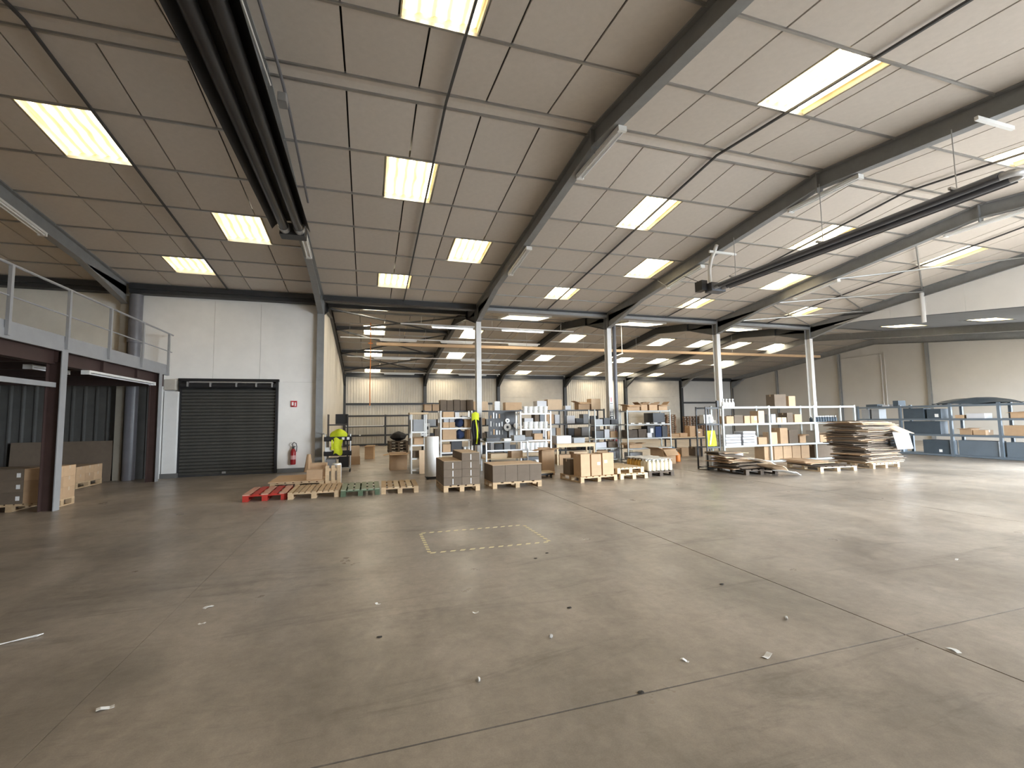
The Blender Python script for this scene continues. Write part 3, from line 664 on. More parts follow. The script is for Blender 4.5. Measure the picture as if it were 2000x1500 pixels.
part('wire', MB().path([(-.33, 6.2, .22), (-.5, 6.6, .5), (-.4, 7.5, .45), (-.1, 8.4, .95)], .008, 5), 'black', h2)
for y, z in ((1.5, zA(1.5)), (9.95, zA(9.95))):
    yc = y + 2.7 if y < 5 else y; zc = zA(yc) - DEP
    tag(part('bracket', MB().box(8.85, 9.75, yc - .025, yc + .025, zc - .08, zc - .02), 'lamp_white'), 'white cross arm clamped under the rafter at the heater %s' % ('return bend' if y < 5 else 'burner'), 'bracket')
gp = thing('gas_pipe', 'thin grey gas pipe running along the rafter beside the black heater', 'pipe')
part('pipe_run', MB().path([(-1.22, 2.6, zA(2.6) - .2), (-1.22, 6.6, zA(6.6) - .22), (-1.20, 7.0, 6.45), (-1.22, 7.6, zA(7.6) - .2), (-1.24, 10.2, zA(10.2) - .2)], .022, 8), 'pipe_grey', gp, smooth=True)
part('valve', MB().cbox(-1.30, -1.18, 7.05, 7.25, 6.30, 6.44, .01), 'galv', gp)
part('cable', MB().path([(-1.36, 2.6, zA(2.6) - .36), (-1.36, 6.9, zA(6.9) - .37)], .012, 6), 'lamp_white', gp)

# ------------------------------------------------------------------ hanging things in the far nave
def trunking(label, y, z, x0, x1, tubes, tops, tm_='tube_glass'):
    o = thing('light_track', label, 'light', (0, y, z))
    part('rail', MB().box(x0, x1, -.03, .03, .03, .075), 'lamp_white', o)
    for a, b in tubes:
        t = part('fitting', MB().box(a, b, -.05, .05, -.02, .03), 'lamp_white', o)
        part('tube', MB().tube((a + .03, 0, -.045), (b - .03, 0, -.045), .022, 8), tm_, t, smooth=True)
    for x in tops: part('hanger_rod', MB().tube((x, 0, .07), (x, 0, zB(y) - z), .007, 5), 'galv', o)
trunking('white light track behind the second column, first row', 18.1, 5.33, 1.2, 8.6, [(2.4, 4.1), (5.3, 7.2)], (2.0, 4.9, 8.0), 'tube_lit')
trunking('white light track in the second row over the far nave', 21.7, 5.34, -1.2, 8.4, [(0.5, 2.2), (3.3, 4.9), (6.7, 8.3)], (-.8, 2.6, 5.6))
trunking('white light track in the third row over the far nave', 26.4, 5.1, -1.1, 9.0, [(0.3, 2.3), (5.2, 7.0)], (-.6, 3.6, 8.2))
trunking('white light track in the fourth row close to the far wall', 31.2, 4.72, -1.0, 9.0, [(1.0, 3.0), (6.0, 8.0)], (0, 4.6, 8.6))
ct = thing('cable_tray', 'long tan cable tray hung across the far nave', 'cable tray', (0.35, 21.0, 5.0), math.atan2(-.85, 25.2))
part('tray', MB().box(0, 25.2, -.07, .07, -.05, .08), 'tan_tray', ct)
for x in range(1, 25, 3): part('hanger_rod', MB().tube((x, 0, .08), (x, 0, zB(20.8) - 5.02), .006, 5), 'galv', ct)
oh = thing('air_hose', 'orange air hose dropping from the far ceiling', 'hose', (0.10, 21.85, 0))
part('hose', MB().path([(0, 0, zB(21.85) + .005), (0.01, 0, 4.4), (-.01, 0, 3.2), (0, 0, 2.25)], .022, 8), 'orange', oh, smooth=True)
part('hook', MB().box(-.10, .10, -.02, .02, 5.15, 5.2), 'orange', oh); part('coupling', MB().tube((0, 0, 2.18), (0, 0, 2.3), .03, 8), 'galv', oh)
hg = thing('hanging_fitting', 'white tube fitting hanging on a rod past the extinguisher column', 'light', (11.9, 19.6, 0))
part('rod', MB().tube((0, 0, 4.75), (0, 0, zB(19.6) - .02), .016, 6), 'lamp_white', hg); part('tube', MB().tube((-.75, -.1, 4.45), (.1, .1, 4.75), .03, 8), 'lamp_white', hg)

# ------------------------------------------------------------------ reusable objects
def pallet(label, loc, rotz=0, mt='wood', mb_=None, w_=0.8, l=1.2, boards=5, group='wooden pallets', tops=None, name='pallet'):
    # w_ along local x, l along local y (deck boards run along y), 0.144 high
    mb_ = mb_ or mt; o = thing(name, label, 'pallet', loc, rotz, group)
    bw = (w_ / boards) * .78; step = (w_ - bw) / (boards - 1)
    for k in range(boards):
        m = (tops[k % len(tops)] if tops else mt)
        part('deck_board', cached(('db', round(bw, 3), l, m), lambda: MB().box(0, bw, 0, l, .122, .144).mesh('deck_board', m)), None, o, (k * step, 0, 0))
    for y in (0, l / 2 - .05, l - .10):
        part('cross_board', cached(('cb', w_, mb_), lambda: MB().box(0, w_, 0, .10, .100, .122).mesh('cross_board', mb_)), None, o, (0, y, 0))
        for x in (0, w_ / 2 - .05, w_ - .10): part('block', cached(('bk', mb_), lambda: MB().box(0, .10, 0, .10, .022, .100).mesh('block', mb_)), None, o, (x, y, 0))
    for x in (0, w_ / 2 - .05, w_ - .10): part('bottom_board', cached(('bb', l, mb_), lambda: MB().box(0, .10, 0, l, 0, .022).mesh('bottom_board', mb_)), None, o, (x, 0, 0))
    return o
def carton(label, loc, w_, d, h, rotz=0, m='carton', group=None, tape=True, lab=None, name='cardboard_box'):
    # origin at the front corner: x 0..w, y 0..d
    me = cached(('ct', round(w_, 3), round(d, 3), round(h, 3), m), lambda: MB().box(0, w_, 0, d, 0, h - .004).box(0, w_, 0, d / 2 - .004, h - .004, h).box(0, w_, d / 2 + .004, d, h - .004, h).mesh('cardboard_box', m))
    o = tag(link(name, me, None, loc, (0, 0, rotz)), label, 'box', group)
    if tape:
        part('tape', cached(('tp', round(w_, 3), round(d, 3), round(h, 3)), lambda: MB().box(-.001, w_ + .001, d / 2 - .025, d / 2 + .025, h - .07, h + .0015).mesh('tape', 'tape_clear')), None, o)
    if lab:
        lx, lz, lw, lh = lab
        part('shipping_label', MB().box(lx, lx + lw, -.002, .001, lz, lz + lh), 'paper_white', o)
    return o
def open_box(label, loc, w_, d, h, rotz=0, m='carton', group=None, fl=None, spread=(60, 50, 40, 55)):
    o = thing('open_box', label, 'box', loc, rotz, group); t = .006
    b = MB().box(0, w_, 0, d, 0, t).box(0, w_, 0, t, t, h).box(0, w_, d - t, d, t, h).box(0, t, t, d - t, t, h).box(w_ - t, w_, t, d - t, t, h)
    part('body', b, m, o); fl = fl or d * .45
    A = [math.radians(a) for a in spread]
    part('flap', MB().box(0, w_, -fl, 0, -t / 2, t / 2), m, o, (0, 0, h), (A[0] - PI / 2 + .6, 0, 0)); part('flap', MB().box(0, w_, 0, fl, -t / 2, t / 2), m, o, (0, d, h), (-(A[1] - PI / 2 + .6), 0, 0))
    part('flap', MB().box(-fl, 0, 0, d, -t / 2, t / 2), m, o, (0, 0, h), (0, A[2] - .9, 0)); part('flap', MB().box(0, fl, 0, d, -t / 2, t / 2), m, o, (w_, 0, h), (0, -(A[3] - .9), 0))
    return o
def rack(name, label, loc, widths, depth, levels, h, m, ms=None, rotz=0, pw=.05, lip=.045, cat='shelf rack', back=False):
    o = thing(name, label, cat, loc, rotz); ms = ms or m; x = 0; ends = [0]
    for w_ in widths: x += w_; ends.append(x)
    for e in ends:
        for y in (0, depth - pw):
            part('upright', cached(('up', pw, h, m), lambda: MB().box(-pw / 2, pw / 2, 0, pw, 0, h).mesh('upright', m)), None, o, (e, y, 0))
    for a, b in zip(ends, ends[1:]):
        for z in levels:
            ww = round(b - a - pw, 3)
            part('shelf', cached(('sh', ww, depth, lip, ms), lambda: MB().box(0, ww, .0, depth, -.012, 0).box(0, ww, -.002, .02, -lip, -.012).box(0, ww, depth - .02, depth, -lip, -.012).mesh('shelf', ms)), None, o, (a + pw / 2, 0, z))
    return o
def sheet_pile(prefix_label, group, cx, cy, z0, specs, name='flattened_carton'):
    z = z0; out = []
    for k, (dx, dy, w_, d, rot, tx, ty, t, m) in enumerate(specs):
        def mk():
            b = MB(); nx = 6
            bow = .008 * math.sin(k * .4) + .008
            b.grid(lambda u, v: ((u - .5) * w_, (v - .5) * d, bow * (1 - (2 * u - 1) ** 2) + .006 * math.sin(9 * u + 3 * v)), nx, 3, (0, 0, t))
            return b.mesh('flattened_carton', m)
        o = tag(link(name, mk(), None, (cx + dx, cy + dy, z + .02), (tx, ty, rot)), '%s, %s up from the pallet' % (prefix_label, NUM[k]), 'cardboard', group)
        part('fold_flap', MB().box(-w_ * .5, -w_ * .5 + .14, -d * .45, d * .45, t + .008, t + .013), m, o)
        z += t + .012
    return z
def bucket(label, loc, r, h, group, m='plastic_white'):
    me = cached(('bk', r, h, m), lambda: MB().lathe([(r * .86, 0), (r * .98, h * .9), (r * 1.0, h * .9)], 14).mesh('bucket', m, True))
    o = tag(link('bucket', me, None, loc), label, 'bucket', group)
    part('lid', cached(('bl', r, h), lambda: MB().lathe([(r * 1.06, h * .9), (r * 1.06, h), (r * .9, h * 1.01)], 14).mesh('lid', 'cap_white', True)), None, o)
    return o

# ------------------------------------------------------------------ left: pallets of boxes under the mezzanine
pallet('bare wood pallet carrying brown boxes beside the mezzanine post', (-6.98, 11.12, 0), 0, 'wood', w_=1.2, l=.8, boards=9, group='pallets under the mezzanine')
q = 0
for lv in range(3):
    for r in range(2):
        for c in range(3):
            q += 1
            carton('brown box on the pallet by the mezzanine post: %s tier, %s row, %s across' % (['bottom', 'middle', 'top'][lv], ['front', 'rear'][r], ORD[c]), (-6.98 + c * .40, 11.12 + r * .40, .146 + lv * .216), .395, .395, .214, 0, 'carton_dim' if c < 2 else 'carton', 'boxes on the pallet by the mezzanine post', lab=(.29, .06, .06, .08) if r == 0 else None)
pallet('bare wood pallet deeper under the mezzanine near the ribbed wall', (-7.85, 14.45, 0), 0, 'wood', w_=.85, l=1.2, boards=5, group='pallets under the mezzanine')
for lv in range(2):
    for r in range(3):
        for c in range(2):
            carton('brown box on the pallet by the ribbed wall: %s tier, %s row, %s across' % (['lower', 'upper'][lv], ['front', 'middle', 'rear'][r], ORD[c]), (-7.85 + c * .425, 14.45 + r * .40, .146 + lv * .20), .42, .395, .198, 0, 'carton', 'boxes on the pallet by the ribbed wall', lab=(.3, .05, .05, .05))
o = tag(part('cardboard_sheet', MB().box(0, 2.3, 0, .02, 0, 1.15), 'carton_dim', None, (-9.3, YC - .14, 0), (-.06, 0, 0)), 'tall brown cardboard sheet leaning on the ribbed wall under the mezzanine', 'cardboard')
part('fold_flap', MB().box(.02, 2.28, -.006, 0, .55, .57), 'carton_dim', o)

# row of loose pallets
pallet('red painted pallet at the end of the row on the floor', (-2.40, 10.60, 0), .03, 'wood_red', 'wood_red', .80, 1.2, 5, 'row of pallets', tops=['wood_red_worn', 'wood_red', 'wood_red_worn', 'wood_red', 'wood_red_worn'])
pallet('bare wood pallet between the red and the green one', (-1.56, 10.55, 0), 0, 'wood', None, 1.0, 1.2, 9, 'row of pallets')
pallet('pale green painted pallet in the row on the floor', (-.53, 10.50, 0), 0, 'wood_green', 'wood_green_dark', .80, 1.2, 6, 'row of pallets')
pallet('weathered pallet with skewed boards beside the boxed pallet', (.30, 10.52, 0), -.03, 'wood_dark', 'wood', .80, 1.2, 6, 'row of pallets', tops=['wood', 'wood', 'wood_pale', 'wood', 'wood_pale', 'wood'])
pallet('bare wood pallet under the brown board before the white wall', (-2.22, 12.35, 0), 0, 'wood', None, 1.2, 1.2, 7, 'row of pallets')
bd = thing('board', 'brown hardboard sheet lying on a pallet before the white wall', 'board', (-2.26, 12.32, .146))
part('sheet_face', MB().cbox(0, 1.22, 0, 1.5, 0, .02, .004), 'carton', bd)
carton('small cardboard box standing on the brown board', (-1.42, 12.42, .168), .36, .30, .24, 0, 'carton', lab=None)
carton('larger cardboard box behind the small one on the board', (-1.42, 13.1, .168), .40, .32, .34, 0, 'carton')
tr = thing('trestle_end', 'upturned pallet end with open slots beside the board', 'pallet', (-.99, 12.4, 0), .25)
for x in (0, .14, .28): part('slat', MB().box(x, x + .09, 0, .02, .04, .50), 'wood', tr)
part('rail', MB().box(0, .37, .02, .10, .05, .12), 'wood', tr); part('rail', MB().box(0, .37, .02, .10, .36, .43), 'wood', tr); part('foot', MB().box(0, .37, -.03, .13, 0, .05), 'wood', tr)
pr = thing('paper_roll', 'white paper roll tucked behind the upturned pallet end', 'roll', (-.74, 12.72, 0))
part('roll', MB().lathe([(.10, 0), (.11, .02), (.11, .50), (.10, .53)], 16), 'film_white', pr, smooth=True); part('core', MB().lathe([(.035, .53), (.035, .535)], 10), 'carton', pr)
cn = thing('cardboard_cone', 'tall folded cardboard cone standing by the dark column', 'cardboard', (-1.62, 14.6, 0))
part('cone_body', MB().lathe([(.13, .16), (.05, .66), (.03, .66)], 8), 'carton', cn); part('stand', MB().box(-.05, .05, -.05, .05, 0, .16), 'wood_dark', cn)

# ------------------------------------------------------------------ cart with vests, passage things
cr = thing('utility_cart', 'black two tier utility cart with casters below the yellow vest', 'cart', (-1.30, 15.55, 0))
for z in (.52, .98):
    part('tray', MB().box(0, .82, 0, .45, z, z + .02).box(0, .82, 0, .015, z, z + .14).box(0, .82, .435, .45, z, z + .14).box(0, .015, 0, .45, z, z + .14).box(.805, .82, 0, .45, z, z + .14), 'bin_black', cr)
for x in (.04, .78):
    for y in (.03, .42):
        l_ = part('leg', MB().tube((x, y, .10), (x, y, 1.2), .014, 8), 'galv', cr); part('caster', MB().tube((x - .02, y, .05), (x + .02, y, .05), .05, 12), 'black', l_)
part('handle', MB().path([(-.02, .05, 1.2), (-.06, .1, 1.24), (-.06, .36, 1.24), (-.02, .42, 1.2)], .014, 8), 'galv', cr)
part('lower_frame', MB().box(.02, .80, .02, .44, .12, .15), 'galv', cr)
def blob(rx, ry, rz, seed, nu=18, nv=10):
    rr = random.Random(seed); ph = [rr.uniform(0, 6.28) for _ in range(6)]
    mb = MB(); vs = []; fs = []
    for j in range(nv + 1):
        t = PI * j / nv
        for i in range(nu):
            a = 2 * PI * i / nu
            k = 1 + .10 * math.sin(3 * a + ph[0] + 2 * t) + .07 * math.sin(5 * a + ph[1]) * math.sin(t) + .05 * math.sin(7 * t + ph[2] + a)
            vs.append((rx * k * math.sin(t) * math.cos(a), ry * k * math.sin(t) * math.sin(a), rz * (1 - math.cos(t)) * (1 + .08 * math.sin(2 * a + ph[3]))))
    for j in range(nv):
        for i in range(nu): fs.append((j * nu + i, j * nu + (i + 1) % nu, (j + 1) * nu + (i + 1) % nu, (j + 1) * nu + i))
    return mb.add(vs, fs)
v = thing('safety_vest', 'bright yellow safety vests heaped on the black cart', 'vest', (-.86, 15.76, 1.005))
part('heap', blob(.26, .17, .17, 3), 'hivis', v, smooth=True)
part('hanging_front', MB().grid(lambda a, b: (-.16 + a * .26 + .02 * math.sin(9 * b), -.235 - .015 * math.sin(7 * a), -.44 + b * .50 + .04 * math.sin(6 * a)), 10, 8, (0, .012, 0)), 'hivis', v, smooth=True)
part('hanging_strap', MB().grid(lambda a, b: (-.22 + a * .05, -.236, -.30 + b * .32), 2, 4, (0, .012, 0)), 'hivis', v, smooth=True)
for x in (.53, .68): part('paper_tag', MB().box(x, x + .08, -.006, -.001, 1.02, 1.10), 'paper_white', cr)
def bin_(label, loc, w_, d, h, m='plastic_white'):
    o = thing('storage_bin', label, 'bin', loc)
    part('body', MB().box(0, w_, 0, d, 0, .006).box(0, w_, 0, .008, .006, h).box(0, w_, d - .008, d, .006, h).box(0, .008, 0, d, .006, h).box(w_ - .008, w_, 0, d, .006, h), m, o)
    part('rim', MB().box(-.01, w_ + .01, -.01, 0, h - .02, h).box(-.01, w_ + .01, d, d + .01, h - .02, h), m, o)
bin_('white plastic bin on the lower tray of the black cart', (-1.26, 15.60, .545), .18, .3, .24)
bin_('black waste bin on the floor under the cart', (-.86, 15.62, .152), .30, .26, .32, 'bin_black')
bin_('grey plastic tub under the cart beside the black bin', (-1.24, 15.62, .152), .30, .26, .26, 'grey_plastic')
rack('wire_rack', 'tall black wire rack behind the cart against the panel wall', (-1.35, 17.6, 0), [.66], .5, [.3, .95, 1.5], 1.86, 'rack_black', pw=.03)
carton('dark crate on top of the tall black wire rack', (-1.10, 17.68, 1.505), .40, .36, .36, 0, 'bin_black', tape=False, name='crate')
carton('cardboard box on the floor in the passage past the cart', (-.62, 18.0, 0), .38, .42, .30, .2, 'carton')
carton('cardboard box stacked on another in the passage past the cart', (-.60, 18.02, .302), .34, .36, .38, .2, 'carton_pale')
open_box('open cardboard box behind the stacked pair in the passage', (-.10, 20.4, 0), .36, .3, .55, -.2, 'carton')
rack('shelf_rack', 'empty black shelf rack against the ribbed far wall', (-1.40, 30.9, 0), [2.52, 1.54], .6, [.12, .72, 1.31, 1.98], 2.0, 'rack_black', 'rack_black', pw=.10, lip=.10)
part('paper_tag', MB().box(-.1, 0, 0, .005, 0, .08), 'paper_white', tag(part('price_rail', MB().box(0, 2.3, 0, .02, 0, .05), 'lamp_white', None, (-1.3, 30.87, 1.27)), 'white label rail along the empty black rack', 'rail'), (.9, -.01, -.6))
for k in range(4):
    pallet('dark stacked pallet near the far wall, %s from the floor' % ORD[k], (1.05, 23.4, k * .146), .05, 'wood_dark', None, .9, 1.2, 5, 'dark pallets before the black rack')
tag(part('black_sack', blob(.40, .45, .22, 9), 'fabric_black', None, (1.5, 24.0, .59), smooth=True), 'lumpy black sack lying on the dark pallet stack', 'sack')
open_box('cardboard box with cut sides on the floor before the narrow white rack', (.70, 15.4, 0), .55, .45, .52, 0, 'carton')

# ------------------------------------------------------------------ middle group: racks and workbenches
NAR = rack('shelf_rack', 'narrow white shelf rack with a wooden top board', (1.28, 14.2, 0), [.44], .5, [.12, .46, .86, 1.26], 1.78, 'rack_white', pw=.04)
part('top_board', MB().box(-.06, .50, -.03, .52, 1.78, 1.84), 'wood_top', NAR)
open_box('open cardboard box on the upper middle shelf of the narrow rack', (1.36, 14.28, .865), .28, .3, .20, 0, 'carton')
bin_('grey plastic crate on the top shelf of the narrow rack', (1.33, 14.26, 1.265), .32, .34, .36, 'grey_plastic')
carton('dark box on the lower shelf of the narrow white rack', (1.34, 14.3, .465), .30, .3, .2, 0, 'carton_dim')
o = tag(part('cardboard_sheet', MB().box(0, .26, 0, .02, 0, .70), 'carton_pale', None, (1.50, 14.05, 0), (-.1, 0, .05)), 'pale cardboard offcut leaning between the narrow rack and the roll', 'cardboard')
wr_ = thing('film_roll', 'tall white roll of bubble wrap standing on a low dolly', 'roll', (1.70, 12.80, 0))
part('roll', MB().lathe([(.185, .07), (.195, .09), (.195, 1.13), (.185, 1.15)], 24), 'film_white', wr_, smooth=True); part('core', MB().lathe([(.04, 1.15), (.04, 1.158)], 12), 'carton', wr_)
part('dolly', MB().cbox(-.17, .17, -.17, .17, .03, .07, .01), 'black', wr_)
for x in (-.13, .13):
    for y in (-.13, .13): part('wheel', MB().tube((x - .012, y, .025), (x + .012, y, .025), .025, 10), 'black', wr_)
nt_ = thing('notice', 'white printed notice hung above the tall bubble wrap roll', 'sign', (1.62, 14.9, 1.10))
part('sheet_face', MB().box(0, .30, 0, .01, 0, .40), 'paper_white', nt_)
for x in (.06, .17): part('printed_block', MB().box(x, x + .08, -.003, .0, .20, .30), 'black', nt_)
part('printed_line', MB().box(.05, .25, -.003, 0, .07, .085), 'black', nt_)
part('stand', MB().box(.14, .16, .01, .03, -1.10, .38), 'rack_black', nt_)

SH2 = rack('shelf_rack', 'white shelf rack with boxes beside the hanging work jacket', (2.17, 14.2, 0), [.98], .5, [.12, .60, .98, 1.35, 1.68], 1.88, 'rack_white', pw=.045)
def on(rk, desc):
    return desc + ' of the white rack beside the jacket'
carton(on(0, 'cardboard box on the top shelf'), (2.25, 14.26, 1.685), .34, .34, .17); carton(on(0, 'small white carton on the top shelf'), (2.63, 14.28, 1.685), .13, .2, .15, 0, 'carton_white', tape=False)
carton(on(0, 'first small cardboard box on the second shelf'), (2.25, 14.26, 1.355), .18, .3, .17); carton(on(0, 'second small cardboard box on the second shelf'), (2.44, 14.26, 1.355), .18, .3, .17)
carton(on(0, 'cardboard box at the jacket end, second shelf'), (2.92, 14.26, 1.355), .19, .3, .26)
carton(on(0, 'large cardboard box on the third shelf'), (2.24, 14.26, .985), .42, .36, .33); carton(on(0, 'cardboard box at the jacket end, third shelf'), (3.0, 14.3, .985), .12, .3, .3, 0, 'carton')
carton(on(0, 'cardboard box on the fourth shelf'), (2.24, 14.26, .605), .24, .3, .24); carton(on(0, 'long black crate on the fourth shelf'), (2.52, 14.36, .605), .34, .3, .34, 0, 'bin_black', tape=False)
for k, z in enumerate((.985, 1.355)):
    tag(part('folded_cloth', blob(.14, .16, .15, 20 + k), 'fabric_navy', None, (2.79, 14.44, z), smooth=True), on(0, 'navy bundle of cloth on the %s shelf' % ['third', 'second'][k]), 'cloth')
for k in range(4):
    tag(link('spool', cached('spool', lambda: MB().lathe([(.06, 0), (.06, .02), (.045, .02), (.045, .12), (.06, .12), (.06, .14)], 12).mesh('spool', 'plastic_white', True)), None, (2.93 + k % 2 * .13, 14.30 + k // 2 * .13, .605)), 'white spool on the rack beside the jacket, %s in its group of four' % ORD[k], 'spool', 'white spools')
jk = thing('work_jacket', 'black work jacket with yellow shoulders hanging on the rack end', 'jacket', (3.22, 14.05, .80))
part('body', MB().grid(lambda a, b: (-.10 + a * .24 * (1 - .25 * b) + .02 * math.sin(8 * b), -.03 - .02 * math.sin(PI * a) - .015 * math.sin(14 * a), b * .88), 8, 8, (0, .05, 0)), 'fabric_black', jk, smooth=True)
part('yoke', MB().grid(lambda a, b: (-.11 + a * .22, -.05 - .03 * math.sin(PI * a), .82 + b * .22 - .06 * abs(2 * a - 1)), 6, 4, (0, .08, 0)), 'hivis', jk, smooth=True)
part('stripe', MB().grid(lambda a, b: (.0 + a * .045 + .03 * math.sin(4 * b), -.075, .04 + b * .80), 2, 8, (0, .012, 0)), 'hivis', jk, smooth=True)
part('sleeve', MB().tube((.15, .0, .86), (.17, -.01, .20), .05, 8, .035), 'fabric_black', jk, smooth=True)

BR = rack('shelf_rack', 'long black steel rack behind the white shelf racks', (1.95, 16.75, 0), [1.85, 1.85, 1.85, 1.75], .6, [.35, .87, 1.38, 1.93], 1.96, 'rack_black', pw=.05)
for k in range(6):
    carton('brown box in the closed row on the black rack, %s from the door side' % ORD[k], (2.55 + k * .25, 16.80 + .03 * (k % 2), 1.935), .226, .4, (.40, .39, .41, .395, .40, .34)[k], 0, 'carton_dim' if k < 5 else 'carton', 'row of boxes on the black rack')
open_box('first open box on top of the black rack, nearest the narrow white rack', (1.98, 16.84, 1.935), .24, .3, .24, 0, 'carton'); open_box('second open box on top of the black rack, beside the closed row', (2.27, 16.84, 1.935), .24, .3, .24, 0, 'carton')
carton('pale box at the end of the closed row on the black rack', (4.10, 16.82, 1.935), .26, .35, .34, 0, 'carton_pale')
carton('long cardboard box on the black rack above the tool board', (5.05, 16.82, 1.935), .66, .35, .30, 0, 'carton')
for k in range(4):
    tag(link('folded_paper', cached('fpap', lambda: MB().cbox(0, .22, 0, .3, 0, .085, .01).mesh('folded_paper', 'paper_white')), None, (4.62, 16.85, 1.935 + k * .087)), 'white folded stack on the black rack by the second column, %s from below' % ORD[k], 'paper', 'white folded stack')
carton('white bundle on the black rack behind the bucket rack', (6.0, 16.84, 1.935), .5, .4, .10, 0, 'carton_white', tape=False)
carton('large pale cardboard box above the bucket rack', (6.85, 16.95, 1.935), .62, .36, .42, 0, 'carton_pale'); carton('white carton beside the large pale box above the bucket rack', (6.40, 16.95, 1.935), .42, .36, .36, .1, 'carton_white', tape=False)
carton('small white carton on the black rack past the bucket rack', (7.56, 16.85, 1.935), .24, .3, .16, 0, 'carton_white', tape=False)
open_box('tall open box with ragged flaps on the black rack', (8.15, 16.85, 1.935), .50, .4, .30, 0, 'carton', spread=(80, 50, 70, 60)); carton('pale tall carton on the black rack next to the extinguisher column', (8.72, 16.85, 1.935), .42, .4, .44, 0, 'carton_pale')
for lv, z in enumerate((.355, .875, 1.385)):
    x = 2.1; k = 0
    while x < 8.9:
        w_ = R.uniform(.16, .36); h = R.uniform(.2, .42); m = R.choice(['bin_black', 'carton_dim', 'carton', 'grey_plastic', 'bin_black', 'carton_dim', 'carton_white'])
        if not any(abs(x + w_ / 2 - e) < w_ / 2 + .04 for e in (1.95, 3.8, 5.65, 7.5, 9.25)):
            carton('%s on the %s level of the black rack, %s from the door side' % ({'bin_black': 'black crate', 'carton_dim': 'dark carton', 'carton': 'brown carton', 'grey_plastic': 'grey crate', 'carton_white': 'white carton'}[m], ['bottom', 'lower', 'middle'][lv], NUM[k]), (x, 16.82 + R.uniform(0, .05), z), w_, .4, h, 0, m, 'goods on the black rack', tape=m.startswith('carton') and m != 'carton_white')
            k += 1
        x += w_ + R.uniform(.02, .07)

# tool board and bench
tb = thing('tool_board', 'black tool board with hanging rolls behind the workbench', 'tool board', (3.95, 15.2, .92))
part('board', MB().box(0, 1.05, 0, .03, 0, .95), 'rack_black', tb)
part('foot_post', MB().box(.02, .07, 0, .05, -.92, 0), 'rack_black', tb); part('foot_post', MB().box(.98, 1.03, 0, .05, -.92, 0), 'rack_black', tb)
for x, z, r in ((.66, .40, .13), (.66, .62, .08), (.98, .45, .09)):
    h_ = part('hanging_roll', MB().tube((x, -.06, z), (x, -.005, z), r, 20), 'film_white', tb, smooth=True); part('roll_hole', MB().tube((x, -.065, z), (x, -.055, z), r * .35, 12), 'black', h_)
for k in range(14):
    x, z = .06 + k % 5 * .1, .15 + k // 5 * .28
    part('tool', MB().box(x, x + R.uniform(.02, .05), -.02, -.002, z, z + R.uniform(.1, .2)), R.choice(['galv', 'grey_plastic', 'paper_white', 'carton']), tb)
part('tool', MB().box(.70, .85, -.10, -.03, .05, .32), 'grey_plastic', tb)
wbn = thing('workbench', 'steel frame workbench before the black tool board', 'workbench', (3.35, 13.3, 0))
part('worktop', MB().cbox(0, 1.38, 0, .7, .90, .93, .005), 'shelf_steel', wbn); part('lower_shelf', MB().box(.02, 1.36, .05, .68, .40, .42), 'wood_top', wbn)
for x in (.02, 1.32):
    for y in (.02, .64): part('leg', MB().box(x, x + .04, y, y + .04, 0, .90), 'galv', wbn)
part('front_rail', MB().box(.02, 1.36, 0, .03, .64, .68), 'galv', wbn)
carton('black machine case on the workbench', (3.42, 13.42, .932), .42, .36, .10, 0, 'bin_black', tape=False, name='case'); carton('white paper pad on the workbench', (3.98, 13.42, .932), .22, .3, .07, 0, 'paper_white', tape=False, name='paper_pad'); carton('grey tool case on the workbench end', (4.30, 13.45, .932), .36, .35, .16, 0, 'grey_plastic', tape=False, name='case')
carton('wooden box on the lower workbench shelf', (3.55, 13.42, .422), .5, .4, .14, 0, 'wood_top', tape=False); carton('small pale box on the lower workbench shelf', (4.2, 13.42, .422), .36, .4, .2, 0, 'carton_pale')

# bucket rack
BK = rack('shelf_rack', 'white shelf rack holding rows of white buckets', (4.75, 14.12, 0), [1.05], .5, [.12, .56, .90, 1.27, 1.78], 1.84, 'rack_white', pw=.05)
for k in range(5): bucket('white bucket on top of the bucket rack, %s from the tool board' % ORD[k], (4.98 + k * .18, 14.34, 1.785), .085, .22, 'buckets on top of the bucket rack')
for k in range(5): bucket('white bucket on the upper shelf of the bucket rack, %s from the tool board' % ORD[k], (4.98 + k * .18, 14.34, 1.275), .085, .22, 'buckets on the upper shelf')
for k in range(6): bucket('white bucket on the lower shelf of the bucket rack, %s from the tool board' % ORD[k], (4.88 + k * .162, 14.34, .565), .08, .25, 'buckets on the lower shelf')
carton('pink brown carton on the middle shelf of the bucket rack', (5.26, 14.26, .905), .30, .3, .20, 0, 'carton'); carton('dark parts tray on the middle shelf of the bucket rack', (4.86, 14.26, .905), .34, .3, .10, 0, 'bin_black', tape=False, name='tray')
carton('dark flat case on the bottom shelf of the bucket rack', (4.86, 14.26, .125), .6, .35, .22, 0, 'bin_black', tape=False, name='case'); carton('small open tray of paper on the bottom shelf of the bucket rack', (5.5, 14.26, .125), .22, .3, .12, 0, 'carton_pale', tape=False, name='tray')
bin_('white printed bin at the foot of the bucket rack', (5.05, 13.55, 0), .22, .2, .30)

